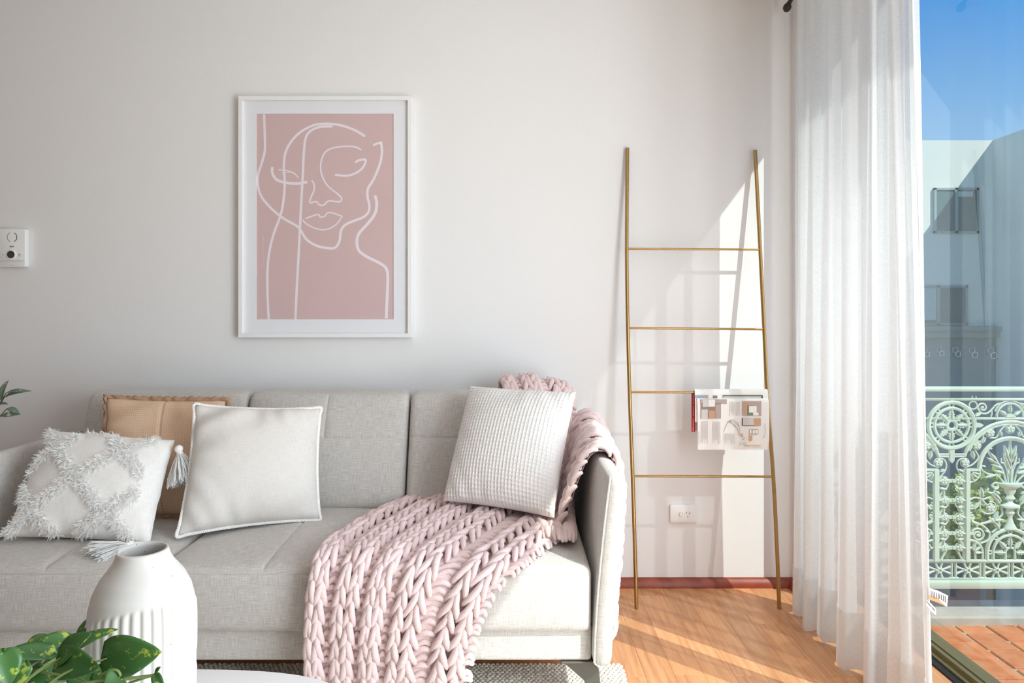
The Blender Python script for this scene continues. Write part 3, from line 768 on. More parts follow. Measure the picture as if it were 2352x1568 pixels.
for sx in (1, -1):
    xin = .236 if sx > 0 else -1.70
    def parm(q, p, xin=xin, sx=sx):
        q = q.copy(); t = max(0, (q.z - ZB) / .565); q.x = xin + sx * (q.x) + sx * (.045 * t ** 1.6); q.y -= .02 * t * (1 if q.y < 2.4 else 0)
        q.z += .022 * smooth01((q.x - xin) * sx / .1) * smooth01((t - .8) * 5) * -1
        return q
    m = softbox((0.0, 1.985, ZB - .005), (.058, 2.84, .725), .026, parm); keep(m.build('armrest', 'sofa_linen', uv=True), sofa)
    pts = []
    for z in np.linspace(ZB + .01, .712, 14):
        t = (z - ZB) / .565; pts.append((xin + sx * (.004 + .045 * t ** 1.6), 1.992 - .02 * t, z))
    m = MB(); m.tube(pts, .0032, 6); keep(m.build('piping', 'sofa_linen', uv=True), sofa)
def sofa_leg(x, y, sx):
    b = MB(); t = .012
    b.poly([(x, y, ZB), (x - sx * .075, y, ZB), (x - sx * .0, y, .09), (x + sx * .022, y, .012), (x + sx * .055, y, .012), (x + sx * .045, y, .12), (x + sx * .012, y, ZB)], (0, t, 0))
    b.box((x - sx * .02, y + t / 2, ZB - .003), (.10, .05, .006))
    keep(b.build('leg', 'leg_metal', smooth=False, bevel=.0015, seg=1), sofa)
for x, sx in ((.215, 1), (-1.66, -1)):
    for y in (2.035, 2.76): sofa_leg(x, y, sx)

# ------------------------------------------------------------------ rug
rug = empty('rug', 'cream chunky braided wool rug under the front of the sofa', 'rug', (-.9, 1.3, 0))
RX1, RY1 = .365, 2.285
m = MB(); m.box2((-2.3, .1, .0), (RX1 - .008, RY1 - .008, .008)); keep(m.build('backing', 'wool', smooth=False, bevel=.003), rug)
px_, py_ = .0155, .0125
gx = np.arange(-1.35, RX1 - .005, px_); gy = np.arange(1.93, RY1 - .004, py_)
base_t = MB(); base_t.ball((0, 0, 0), (1, 1, 1), 7, 5); bv = np.array(base_t.v); 
tri = []
for f in base_t.f:
    tri.append(f if len(f) == 4 else (f[0], f[1], f[2], f[2]))
cnt = []
for j, y in enumerate(gy):
    for x in gx: cnt.append((x + (j % 2) * px_ / 2 + NR.normal() * .0008, y + NR.normal() * .0007))
cnt = np.array(cnt); n_ = len(cnt)
ang = NR.normal(size=n_) * .25 + .55 * np.where(np.arange(n_) % 2, 1, -1)
sc_ = np.array([.0088, .0064, .0065]); B = bv * sc_
ca, sa = np.cos(ang), np.sin(ang)
V = np.empty((n_, len(bv), 3)); V[:, :, 0] = B[None, :, 0] * ca[:, None] - B[None, :, 1] * sa[:, None] + cnt[:, 0:1]; V[:, :, 1] = B[None, :, 0] * sa[:, None] + B[None, :, 1] * ca[:, None] + cnt[:, 1:2]; V[:, :, 2] = B[None, :, 2] + .009 + NR.normal(size=(n_, 1)) * .0006
faces4 = [f for f in base_t.f if len(f) == 4]; faces3 = [f for f in base_t.f if len(f) == 3]
me = bpy.data.meshes.new('braid'); offs = np.arange(n_) * len(bv)
q4 = (np.array(faces4)[None] + offs[:, None, None]).reshape(-1, 4); q3 = (np.array(faces3)[None] + offs[:, None, None]).reshape(-1, 3)
me.vertices.add(n_ * len(bv)); me.vertices.foreach_set('co', V.astype(np.float32).ravel())
me.loops.add(q4.size + q3.size); me.loops.foreach_set('vertex_index', np.concatenate([q4.ravel(), q3.ravel()]).astype(np.int32))
me.polygons.add(len(q4) + len(q3)); me.polygons.foreach_set('loop_start', np.concatenate([np.arange(len(q4)) * 4, q4.size + np.arange(len(q3)) * 3]).astype(np.int32))
me.polygons.foreach_set('use_smooth', np.full(len(q4) + len(q3), True)); me.update(calc_edges=True)
o = keep(link('braid', me, 'wool'), rug); o['kind'] = 'stuff'
m = MB(); m.box2((-2.3, .1, .008), (RX1 - .008, 1.93, .013)); o = keep(m.build('near_pile', 'wool', smooth=False), rug); o['kind'] = 'stuff'

# ------------------------------------------------------------------ pillows
def pillow_fn(TL, TR, BR, BL, thick, pinch=.06, pw=2.4, wr=0.0, seed=0, sag=0.0):
    TL, TR, BR, BL = map(Vector, (TL, TR, BR, BL)); n = ((TR - TL).cross(BL - TL)).normalized()
    if n.y > 0: n = -n                                  # front faces the room
    def fn(u, v, side):
        uu, vv = 2 * u - 1, 2 * v - 1
        # edges bow inward between the corners
        pu = uu * (1 - pinch * (1 - vv * vv)); pv = vv * (1 - pinch * (1 - uu * uu))
        a, b = (pu + 1) / 2, (pv + 1) / 2
        p = (TL * (1 - a) + TR * a) * (1 - b) + (BL * (1 - a) + BR * a) * b
        h = max(0, 1 - abs(uu) ** pw) ** .55 * max(0, 1 - abs(vv) ** pw) ** .55
        t = thick * h
        if wr:
            e = max(abs(uu), abs(vv)); k = smooth01((e - .35) / .6) * (1 - smooth01((e - .93) / .07))
            t += wr * k * (math.sin(9 * uu * abs(vv) + 5 * vv + seed) + .6 * math.sin(17 * vv * abs(uu) - 7 * uu + 2 * seed)) * .5
        t = max(t, 0)
        return p + n * (side * t) + Vector((0, 0, -sag * h))
    return fn, n
def pillow_mesh(name, fn, mat, parent, nu=40, nv=40, extra=None, us=None, vs_=None):
    us = us if us is not None else np.linspace(0, 1, nu + 1); vs_ = vs_ if vs_ is not None else np.linspace(0, 1, nv + 1)
    nu, nv = len(us) - 1, len(vs_) - 1; V, UV, Q = [], [], []
    for side in (1, -1):
        base = len(V)
        for v in vs_:
            for u in us:
                p = fn(u, v, side)
                if extra and side == 1: p = extra(u, v, p)
                V.append(p); UV.append((u * .5, v * .5))
        for j in range(nv):
            for i in range(nu):
                a = base + j * (nu + 1) + i; q = (a, a + 1, a + nu + 2, a + nu + 1); Q.append(q if side < 0 else q[::-1])
    o = arrmesh(name, [tuple(p) for p in V], Q, mat, None, uv=UV)
    bm = bmesh.new(); bm.from_mesh(o.data); bmesh.ops.remove_doubles(bm, verts=bm.verts, dist=.0004); bmesh.ops.recalc_face_normals(bm, faces=bm.faces)
    bm.to_mesh(o.data); bm.free(); o.data.polygons.foreach_set('use_smooth', [True] * len(o.data.polygons))
    return keep(o, parent)
def border(fn, n=30):
    t = np.linspace(0, 1, n, endpoint=False)
    return [fn(x, 0, 0) for x in t] + [fn(1, x, 0) for x in t] + [fn(1 - x, 1, 0) for x in t] + [fn(0, 1 - x, 0) for x in t]

# tan pillow with ruffled edge, against the back
c = (W(244, 912, 2.60), W(522, 918, 2.60), W(520, 1185, 2.44), W(232, 1192, 2.42))
fn, nrm = pillow_fn(*c, .060, .04, 2.6, .006, 1.0)
root = empty('tan_pillow', 'tan perforated suede pillow with ruffled edge, behind the fringed pillow', 'pillow', (c[2] + c[3]) / 2)
def tanx(u, v, p): return p - nrm * groove(u, .5, .02, .006)
pillow_mesh('cover', fn, 'tan_suede', root, extra=tanx, us=np.array(sorted(set(list(np.linspace(0, 1, 37)) + [.48, .49, .5, .51, .52]))))
bd = border(fn, 60); cen = sum(c, Vector()) / 4; V, Q = [], []; k = len(bd)
for i, p in enumerate(bd):
    d = (p - cen).normalized(); V += [p - d * .006, p + d * .016 + nrm * .006 * math.sin(i * .9 + 2 * math.sin(i * .21)) + d * .003 * math.sin(i * 1.7)]
for i in range(k): j = (i + 1) % k; Q.append((2 * i, 2 * i + 1, 2 * j + 1, 2 * j))
o = keep(arrmesh('ruffle', [tuple(p) for p in V], Q, 'tan_edge'), root); md = o.modifiers.new('thick', 'SOLIDIFY'); md.thickness = .003

# corded pillow
c = (W(447, 928, 2.42), W(737, 936, 2.53), W(735, 1193, 2.40), W(406, 1232, 2.215))
fn, nrm = pillow_fn(*c, .085, .055, 2.4, .013, 2.2)
root = empty('corded_pillow', 'plain off-white square pillow edged with twisted rope cord', 'pillow', (c[2] + c[3]) / 2)
pillow_mesh('cover', fn, 'pillow_greige', root)
bd = catmull(border(fn, 14), 22, True); k = len(bd)
for ph in (0, PI):
    q = []; L = 0
    for i, p in enumerate(bd):
        d = (bd[(i + 1) % k] - p); L += d.length; d.normalize(); u = nrm; w = d.cross(u).normalized()
        turns = 2 * PI * i / k * 150
        q.append(p + (u * math.cos(turns + ph) + w * math.sin(turns + ph)) * .0030)
    m = MB(); m.tube(q, .0035, 5, closed=True); keep(m.build('rope_cord', 'tassel_white'), root)

# fringed pillow
c = (W(118, 988, 2.42), W(402, 1010, 2.40), W(345, 1247, 2.175), W(8, 1232, 2.19))
fn, nrm = pillow_fn(*c, .085, .03, 2.4, .006, .4)
fr_root = root = empty('fringed_pillow', 'white pillow with shaggy diamond tufting and corner tassels', 'pillow', (c[2] + c[3]) / 2)
pillow_mesh('cover', fn, 'pillow_white', root)
eu = (c[1] - c[0]).normalized(); ev = (c[3] - c[0]).normalized()
P, RR = [], []
N = 7600
cnt_ = 0
while cnt_ < N:
    u, v = R.random(), R.random()
    a = u / .52 + v / .58 - (.46 / .52 + .52 / .58); b2 = u / .52 - v / .58 - (.46 / .52 - .52 / .58)
    da = abs(a - round(a)); db = abs(b2 - round(b2))
    if min(da, db) > .125 or u > .90: continue
    if R.random() < (min(da, db) / .15) ** 2: continue
    cnt_ += 1
    p = fn(u, v, 1); d = (nrm * R.uniform(.05, .6) + eu * R.uniform(-.9, 1.0) + ev * R.uniform(-.4, 1.2)).normalized(); L = R.uniform(.012, .023)
    side = (d.cross(nrm + eu * R.uniform(-.4, .4) + ev * R.uniform(-.4, .4))).normalized() * R.uniform(.0011, .0017); o0 = nrm * R.uniform(.0, .007); m1_ = p + o0 + d * L * .5 + nrm * .002; t1_ = p + o0 + d * L + ev * R.uniform(0, .005)
    P.append([p + o0 - side * .7, p + o0 + side * .7, m1_ + side, m1_ - side, t1_ - side * .4, t1_ + side * .4])
V = np.array([[list(x) for x in q] for q in P]).reshape(-1, 3); i0 = np.arange(len(P))[:, None] * 6
Q = np.concatenate([i0 + np.array([[0, 1, 2, 3]]), i0 + np.array([[3, 2, 5, 4]])])
o = keep(arrmesh('tufting', V, Q, 'cotton', None, False), root); o['kind'] = 'stuff'
def tassel(at, direction, L=.085, head=.011, spread=.03, n=150, up=Vector((0, 0, 0))):
    d = Vector(direction).normalized(); a1 = d.orthogonal().normalized(); a2 = d.cross(a1); at = Vector(at)
    m = MB(); m.ball(at, head, 12, 8); m.ball(at + d * head * 1.3, head * .85, 10, 6); hd = keep(m.build('tassel_head', 'tassel_white'), fr_root)
    P = []
    for i in range(n):
        an, rr = R.uniform(0, 2 * PI), math.sqrt(R.random()); o1 = (a1 * math.cos(an) + a2 * math.sin(an)) * rr
        l = L * R.uniform(.85, 1.05); p0 = at + d * head * 1.2 + o1 * head * .7
        q = []
        for t in (0, .25, .55, .8, 1):
            w = a1 * R.uniform(-.003, .003) + a2 * R.uniform(-.003, .003)
            q.append(list(p0 + d * l * t + o1 * spread * t ** .8 + w * t + Vector((0, 0, -.012)) * t * t + up * t * t))
        P.append(q)
    V, Q = strips(np.array(P), np.full((n, 5), .0012), 4)
    o = arrmesh('tassel_skirt', V, Q, 'cotton'); keep(o, fr_root); o['kind'] = 'stuff'
ptr = W(411, 1031, 2.36); tassel(ptr, W(432, 1118, 2.33) - ptr, .092, .014, .052, 300)
pbr = W(300, 1248, 2.165); tassel(pbr, W(205, 1285, 2.05) - pbr, .115, .010, .045, 240, Vector((0, 0, .010)))
m = MB(); m.tube([W(345, 1246, 2.175), W(322, 1248, 2.17), W(302, 1250, 2.165)], [.004, .007, .009], 7); keep(m.build('tassel_tie', 'tassel_white'), root)

# waffle pillow with a true relief
c = (W(1079, 886, 2.64), W(1323, 900, 2.47), W(1273, 1190, 2.26), W(1017, 1150, 2.42))
fn, nrm = pillow_fn(*c, .098, .038, 2.4, .005, 3.1)
root = empty('waffle_pillow', 'white square waffle-weave pillow leaning on the pink throw', 'pillow', (c[2] + c[3]) / 2)
NC = 33; prof6 = [0, .16, .32, .68, .84]
us = np.array([(k + f) / NC for k in range(NC) for f in prof6] + [1.0])
def cell(t): f = (t * NC) % 1; return 1.0 if f < .1 or f > .9 else (0.0 if .25 < f < .75 else .5)
def waf(u, v, p):
    e = min(u, 1 - u, v, 1 - v); k = smooth01(e / .02)
    return p + nrm * (.0036 * max(cell(u), cell(v)) * k)
pillow_mesh('cover', fn, 'pillow_white', root, extra=waf, us=us, vs_=us)

# ------------------------------------------------------------------ chunky knitted throw
def ctrl_surface(grid):
    Gd = np.array([[list(p) for p in row] for row in grid], dtype=float)    # (nv, nu, 3)
    # uniform parameters by arc length down the middle / across
    def cr(A, t):      # catmull-rom along axis 0 of A at t in [0,1]
        n = A.shape[0]; x = np.clip(t, 0, 1) * (n - 1); i = np.minimum(x.astype(int), n - 2); f = x - i
        g = lambda k: A[np.clip(k, 0, n - 1)]
        p0, p1, p2, p3 = g(i - 1), g(i), g(i + 1), g(i + 2); f = f.reshape(f.shape + (1,) * (A.ndim - 1))
        return .5 * (2 * p1 + (p2 - p0) * f + (2 * p0 - 5 * p1 + 4 * p2 - p3) * f ** 2 + (3 * p1 - p0 - 3 * p2 + p3) * f ** 3)
    fine = cr(Gd, np.linspace(0, 1, 240)); mid = fine.mean(axis=1)
    s = np.concatenate([[0], np.cumsum(np.linalg.norm(np.diff(mid, axis=0), axis=1))]); length = s[-1]; s /= length
    fine2 = np.stack([[np.interp(np.linspace(0, 1, 160), s, fine[:, j, k]) for k in range(3)] for j in range(Gd.shape[1])])   # (nu,3,160)
    fine2 = np.transpose(fine2, (2, 0, 1))
    fu = np.transpose(cr(np.transpose(fine2, (1, 0, 2)), np.linspace(0, 1, 80)), (1, 0, 2))                                     # (160, 80, 3)
    width = np.linalg.norm(np.diff(fu, axis=1), axis=2).sum(axis=1).mean()
    dv = np.gradient(fu, axis=0); du = np.gradient(fu, axis=1); n = np.cross(du, dv); n /= np.linalg.norm(n, axis=2, keepdims=True)
    def bil(A, a, b):
        y = np.clip(b, 0, 1) * (A.shape[0] - 1); x = np.clip(a, 0, 1) * (A.shape[1] - 1); i = np.minimum(y.astype(int), A.shape[0] - 2); j = np.minimum(x.astype(int), A.shape[1] - 2)
        fy, fx = (y - i)[..., None], (x - j)[..., None]
        return (A[i, j] * (1 - fx) + A[i, j + 1] * fx) * (1 - fy) + (A[i + 1, j] * (1 - fx) + A[i + 1, j + 1] * fx) * fy
    return fu, n, bil, length, width
throw = empty('knit_throw', 'blush pink chunky knit throw draped over sofa seat, back corner and arm', 'throw blanket', W(900, 1300, 1.98))
TV, TQ, toff = [], [], 0
def knit(grid, nper, row=.050, yr=.0099, flip=1, lift=.012, seed=1):
    global toff
    fu, nn, bil, length, width = ctrl_surface(grid); rg = np.random.default_rng(seed)
    nr = max(3, int(round(length / row))); P, Rr = [], []
    per = width / nper; vw = per * .355; pu = 1 / width; pv = 1 / length
    legs = np.array([[-.52, -.12, -.55], [-.50, .18, .25], [-.44, .5, .62], [-.33, .82, .62], [-.19, 1.12, .35], [-.08, 1.42, -.35], [-.03, 1.62, -1.0]])
    legs[:, 0] = -.55 - legs[:, 0]                        # strands run from the column centre outwards as they descend
    rad = np.array([.55, .9, 1.04, 1.08, 1.0, .8, .5])
    for k in range(nper):
        for vcol in (0, 1):
            xc = per * k + per * .03 + vw * (.5 + vcol)
            for r_ in range(-1, nr + 1):
                for sg in (-1, 1):
                    j = rg.normal(size=3) * [.05, .08, .16]; w = 1 + rg.normal() * .07
                    q = np.empty((7, 3)); q[:, 0] = (xc + vw * (legs[:, 0] * sg * w + j[0] * .6)) * pu
                    q[:, 1] = (r_ + legs[:, 1] + j[1] + (.12 if sg > 0 else 0)) * length / nr * pv; q[:, 2] = (legs[:, 2] + j[2] + .55 * (1 - abs((vcol - .5) * 2 + legs[:, 0] * sg * .9) ** 2 * .5)) * yr * flip
                    P.append(q); Rr.append(rad * yr * (1 + rg.normal() * .05))
        for r_ in range(nr * 1):
            for half in (0, .5):
                xc = per * (k + .885); h = per * .17; t = (r_ + half + rg.normal() * .06)
                xx = np.linspace(-1.25, 1.25, 7)
                q = np.empty((7, 3)); q[:, 0] = (xc + xx * h) * pu; q[:, 1] = (t + .32 * np.abs(xx) ** 1.5 * (1 if half == 0 else .6)) * length / nr * pv
                q[:, 2] = (-.75 - .65 * np.abs(xx) ** 2 + rg.normal() * .15) * yr * flip; P.append(q); Rr.append(np.array([.6, .85, .95, 1, .95, .85, .6]) * yr * .9)
    P = np.array(P); a, b = P[..., 0], P[..., 1]
    ok = (b.mean(axis=1) > -.02) & (b.mean(axis=1) < 1.02); P, Rr = P[ok], np.array(Rr)[ok]; a, b = P[..., 0], P[..., 1]
    S = bil(fu, a, b); Nn = bil(nn, a, b); Nn /= np.linalg.norm(Nn, axis=2, keepdims=True)
    # points beyond the border run on straight
    du = bil(np.gradient(fu, axis=1), a, b) * 79; dv = bil(np.gradient(fu, axis=0), a, b) * 159
    S = S + du * (a - np.clip(a, 0, 1))[..., None] + dv * (b - np.clip(b, 0, 1))[..., None]
    S = S + Nn * (P[..., 2] + lift * flip)[..., None]
    V, Q = strips(S, Rr, 8, np.array([.2, -.55, .8])); TV.append(V); TQ.append(Q + toff); toff += len(V)
    # close the tube ends with a quad pair each
    N_, K_, n8 = S.shape[0], 7, 8; idx = np.arange(N_ * K_ * n8).reshape(N_, K_, n8) + (toff - len(V))
    for e in (0, K_ - 1):
        r = idx[:, e]; TQ.append(np.concatenate([r[:, [0, 1, 2, 3]], r[:, [0, 3, 4, 7]], r[:, [4, 5, 6, 7]]]))
    # backing layer of the fabric
    ny, nx_ = fu.shape[:2]; B = fu[::4, ::4] + nn[::4, ::4] * .003 * flip; ny, nx_ = B.shape[:2]; id2 = np.arange(ny * nx_).reshape(ny, nx_) + toff
    TV.append(B.reshape(-1, 3)); TQ.append(np.stack([id2[:-1, :-1], id2[:-1, 1:], id2[1:, 1:], id2[1:, :-1]], -1).reshape(-1, 4)); toff += ny * nx_
HS = .462
def onseat(px, py, h=HS): return W(px, py, (CAMH - h) * F / (py - HY))
gridA = [
 [onseat(925, 1158), onseat(1040, 1152, .475), onseat(1160, 1160, .475), onseat(1300, 1180)],
 [onseat(880, 1176), onseat(1000, 1172, .475), onseat(1130, 1180, .475), onseat(1302, 1200)],
 [onseat(822, 1207), onseat(950, 1205, .475), onseat(1085, 1210, .475), onseat(1288, 1228)],
 [onseat(768, 1243), onseat(895, 1243), onseat(1030, 1250), onseat(1232, 1272)],
 [W(738, 1268, 2.03), W(862, 1272, 2.025), W(985, 1282, 2.02), W(1190, 1308, 1.995)],
 [W(722, 1300, 1.975), W(838, 1308, 1.97), W(955, 1320, 1.965), W(1150, 1345, 1.965)],
 [W(712, 1350, 1.96), W(822, 1360, 1.955), W(937, 1370, 1.95), W(1122, 1390, 1.955)],
 [W(706, 1430, 1.955), W(810, 1440, 1.95), W(920, 1450, 1.945), W(1095, 1455, 1.95)],
 [W(706, 1510, 1.955), W(806, 1515, 1.95), W(912, 1520, 1.945), W(1082, 1520, 1.95)],
 [W(712, 1600, 1.955), W(808, 1600, 1.95), W(908, 1600, 1.945), W(1074, 1600, 1.95)],
 [W(716, 1655, 1.955), W(810, 1655, 1.95), W(906, 1655, 1.945), W(1070, 1655, 1.95)]]
knit(gridA, 5, seed=3, flip=-1)
def XYZ(*r): return [Vector(p) for p in r]
gridB = [                                             # over the back and down between pillow and arm
 XYZ((-.06, 2.885, .80), (.06, 2.885, .79), (.20, 2.885, .77)),
 XYZ((-.05, 2.84, .885), (.06, 2.85, .893), (.215, 2.84, .86)),
 XYZ((-.04, 2.755, .895), (.08, 2.76, .903), (.245, 2.76, .868)),
 XYZ((-.02, 2.665, .84), (.10, 2.67, .845), (.245, 2.69, .80)),
 XYZ((.00, 2.61, .74), (.11, 2.61, .73), (.232, 2.62, .70)),
 XYZ((.02, 2.56, .62), (.12, 2.55, .61), (.218, 2.55, .60)),
 XYZ((.04, 2.49, .52), (.13, 2.47, .51), (.215, 2.46, .51)),
 XYZ((.06, 2.40, .478), (.14, 2.37, .476), (.212, 2.35, .476)),
 XYZ((.08, 2.30, .47), (.145, 2.27, .47), (.208, 2.25, .47)),
 XYZ((.10, 2.21, .468), (.15, 2.18, .468), (.20, 2.165, .468))]
knit(gridB, 3, seed=5, flip=-1)
gridC = []                                            # over the arm and down its outer side
for x, h, k in ((.178, .50, 0), (.200, .58, .2), (.224, .66, .6), (.248, .715, 1), (.275, .748, 1), (.312, .745, 1), (.336, .700, .8), (.346, .62, .4), (.344, .50, .1), (.336, .38, 0), (.326, .26, 0), (.318, .14, 0)):
    h -= .022 * min(k * 2, 1); gridC.append([Vector((x, 2.245, h)), Vector((x + .004, 2.40, h + .02 * k)), Vector((x + .006, 2.55, h + .03 * k)), Vector((x + .004, 2.70, h + .06 * k))])
knit(gridC, 4, seed=8, flip=-1)
V = np.concatenate(TV); Q = np.concatenate(TQ)
o = keep(arrmesh('knit_fabric', V, Q, 'blush_yarn'), throw)

# ------------------------------------------------------------------ framed print
pf = empty('framed_print', 'white-framed pink line drawing of a face hanging above the sofa', 'picture', W(747, 775, 2.94))
fz = 2.93
A_, B_ = W(548, 221, fz), W(946, 775, fz); x0, x1, z0, z1 = A_.x, B_.x, B_.z, A_.z
fw, y0, y1 = .018, fz - .006, 2.958
for a, b in (((x0, z1 - fw), (x1, z1)), ((x0, z0), (x1, z0 + fw)), ((x0, z0 + fw), (x0 + fw, z1 - fw)), ((x1 - fw, z0 + fw), (x1, z1 - fw))):
    m = MB(); m.box2((a[0], y0, a[1]), (b[0], y1, b[1])); keep(m.build('frame_bar', 'white_gloss', smooth=False, bevel=.0012, seg=1), pf)
MX0, MX1, MZ0, MZ1 = W(589, 0, 2.942).x, W(904, 0, 2.942).x, W(0, 733, 2.942).z, W(0, 261, 2.942).z
m = MB(); ym0, ym1 = 2.9405, 2.9435
m.box2((x0 + fw, ym0, MZ1), (x1 - fw, ym1, z1 - fw)); m.box2((x0 + fw, ym0, z0 + fw), (x1 - fw, ym1, MZ0)); m.box2((x0 + fw, ym0, MZ0), (MX0, ym1, MZ1)); m.box2((MX1, ym0, MZ0), (x1 - fw, ym1, MZ1))
keep(m.build('mount_board', 'mat_board', smooth=False), pf)
m = MB(); m.box2((MX0 - .004, 2.9436, MZ0 - .004), (MX1 + .004, 2.946, MZ1 + .004)); pr = keep(m.build('print', 'print_pink', smooth=False), pf)
strokes = [
 (14, [(193, 208), (197, 330), (197, 420), (180, 490), (158, 560), (157, 620), (180, 690), (240, 760), (310, 815), (380, 855), (405, 880), (440, 935), (500, 972), (570, 986), (610, 980), (632, 940), (640, 885), (665, 850), (720, 825), (770, 805), (800, 775), (805, 735), (795, 690), (797, 640), (830, 585), (865, 500), (878, 430), (873, 372)]),
 (13, [(874, 372), (852, 377), (832, 386)]),
 (14, [(775, 333), (720, 300), (640, 272), (560, 263), (480, 272), (400, 315), (345, 375), (315, 440), (308, 520), (313, 600), (308, 690), (290, 790), (250, 900), (225, 1000), (213, 1110), (213, 1250), (220, 1400)]),
 (14, [(585, 278), (520, 281), (470, 300), (437, 340), (425, 420), (418, 560), (407, 760), (395, 1000), (383, 1220), (375, 1400)]),
 (16, [(240, 520), (243, 555), (270, 590), (330, 607), (390, 610), (438, 602)]), (6, [(280, 530), (330, 536), (370, 551), (392, 577)]), (4, [(298, 549), (350, 545), (386, 568)]),
 (9, [(755, 413), (720, 397), (650, 395), (580, 408), (540, 440), (522, 500), (528, 560), (560, 620), (620, 670), (643, 695), (630, 716), (570, 711), (540, 734), (515, 734), (495, 715), (460, 722), (466, 690), (483, 650), (483, 615), (472, 595)]),
 (13, [(727, 485), (750, 473), (784, 475), (765, 520), (720, 552), (670, 565), (610, 560)]),
 (8, [(437, 812), (505, 790), (520, 805), (545, 800), (572, 778), (646, 800)]), (8, [(646, 801), (610, 850), (550, 878), (490, 870), (440, 845), (418, 823)]),
 (17, [(840, 686), (848, 730), (835, 790), (790, 850), (745, 900), (732, 950), (745, 1000), (790, 1035), (860, 1070), (900, 1100), (912, 1150), (908, 1280), (903, 1395)])]
yl = 2.9434
for si, (wd, pts) in enumerate(strokes):
    q = catmull([W(530 + x / 2.5295, 180 + y / 2.5295, 2.942) for x, y in pts], 9); hw = wd / 2.5295 * 2.942 / F / 2; m = MB(); vs, fs = [], []
    for i, p in enumerate(q):
        d = (q[min(i + 1, len(q) - 1)] - q[max(i - 1, 0)]); d.y = 0; d.normalize(); nn = Vector((-d.z, 0, d.x)) * hw
        yy = yl - .00004 * si
        vs += [(p.x + nn.x, yy, min(max(p.z + nn.z, MZ0), MZ1)), (p.x - nn.x, yy, min(max(p.z - nn.z, MZ0), MZ1))]
    for i in range(len(q) - 1): fs.append((2 * i, 2 * i + 1, 2 * i + 3, 2 * i + 2))
    m.add(vs, fs)
    for p in (q[0], q[-1]):
        if MZ0 + .02 < p.z < MZ1 - .02: m.add([(p.x + hw * math.cos(a), yl - .00004 * si - .00006, p.z + hw * math.sin(a)) for a in np.linspace(0, 2 * PI, 13)[:-1]], [tuple(range(12))])
    o = m.build('drawn_line', 'print_line', smooth=False); o.parent = pr; o.matrix_parent_inverse = Matrix.Identity(4)
m = MB()                                              # faint signature scrawl on the print
for k in range(9):
    yy = 905 + k * 22; a = W(530 + (186 + 6 * math.sin(k * 2.1)) / 2.53, 180 + yy / 2.53, 2.942); b = W(530 + (187 + 5 * math.sin(k * 3.3)) / 2.53, 180 + (yy + 16) / 2.53, 2.942)
    m.tube([(a.x, yl, a.z), (b.x + .001, yl, (a.z + b.z) / 2), (b.x, yl, b.z)], .0005, 4)
o = m.build('signature_scrawl', 'print_line'); o.parent = pr; o.matrix_parent_inverse = Matrix.Identity(4)
m = MB(); m.box2((x0 + fw, 2.9372, z0 + fw), (x1 - fw, 2.939, z1 - fw)); keep(m.build('glass_pane', 'frame_glass', smooth=False), pf)

# ------------------------------------------------------------------ wall devices
ic = empty('intercom', 'white wall intercom with round dark button left of the picture', 'intercom', W(29, 613, 2.93))
zz = 2.932
def rrect(cx_, cz, w, h, r, n=6):
    out = []
    for sx, sz, a0 in ((1, 1, 0), (-1, 1, 90), (-1, -1, 180), (1, -1, 270)):
        for i in range(n + 1):
            a = math.radians(a0 + 90 * i / n); out.append((cx_ + sx * (w / 2 - r) + r * math.cos(a), cz + sz * (h / 2 - r) + r * math.sin(a)))
    return out
ca_, cb_ = W(-6, 525, zz), W(57, 613, zz); cxw, czw = (ca_.x + cb_.x) / 2, (ca_.z + cb_.z) / 2; ww, hh = cb_.x - ca_.x, ca_.z - cb_.z
m = MB(); m.poly([(x, zz, z) for x, z in rrect(cxw, czw, ww, hh, .010)], (0, 2.958 - zz, 0)); keep(m.build('housing', 'white_gloss', bevel=.003), ic)
def disc(mb, px, py, r, y, t=.002, n=24):
    c = W(px, py, zz); mb.poly([(c.x + r * math.cos(a), y, c.z + r * math.sin(a)) for a in np.linspace(0, 2 * PI, n + 1)[:-1]], (0, t, 0))
PXM = zz / F
for a0, a1, mt in ((-65, 65, 'dark_slot'), (115, 245, 'mid_grey')):
    m = MB(); c = W(28, 544.5, zz); m.tube([(c.x + 11 * PXM * math.cos(math.radians(a)), zz - .0004, c.z + 11 * PXM * math.sin(math.radians(a))) for a in np.linspace(a0, a1, 14)], .0012, 6); keep(m.build('speaker_slot', mt), ic)
m = MB(); c = W(27, 566, zz); m.poly([(x, zz - .001, z) for x, z in rrect(c.x, c.z, .019, .006, .003)], (0, .002, 0)); keep(m.build('indicator', 'mid_grey'), ic)
m = MB(); disc(m, 26.5, 585, 11.2 * PXM, zz - .004, .005); bt = keep(m.build('call_button', 'white_satin', bevel=.001), ic)
m = MB(); disc(m, 26.5, 584.5, 8.6 * PXM, zz - .0048, .003); o = m.build('button_lens', 'dark_lens'); o.parent = bt; o.matrix_parent_inverse = Matrix.Identity(4)
for px in (8, 45.5):
    m = MB(); c = W(px, 585, zz); m.tube([(c.x + 4.4 * PXM * math.cos(a), zz - .001, c.z + 4.4 * PXM * math.sin(a)) for a in np.linspace(0, 2 * PI, 17)[:-1]], .0008, 5, closed=True); disc(m, px, 585, 3.9 * PXM, zz - .0015, .002, 16); k2 = keep(m.build('side_button', 'white_satin'), ic)
    m = MB(); c = W(px, 585, zz)
    for k in range(3): m.box((c.x + (k - 1) * .003, zz - .002, c.z), (.0018, .0008, .0022 + .0012 * (k == 1)))
    o = m.build('button_mark', 'mid_grey', smooth=False); o.parent = k2; o.matrix_parent_inverse = Matrix.Identity(4)
m = MB(); disc(m, 28, 608.5, .0015, zz - .0008, .002, 10); keep(m.build('microphone_hole', 'dark_slot'), ic)
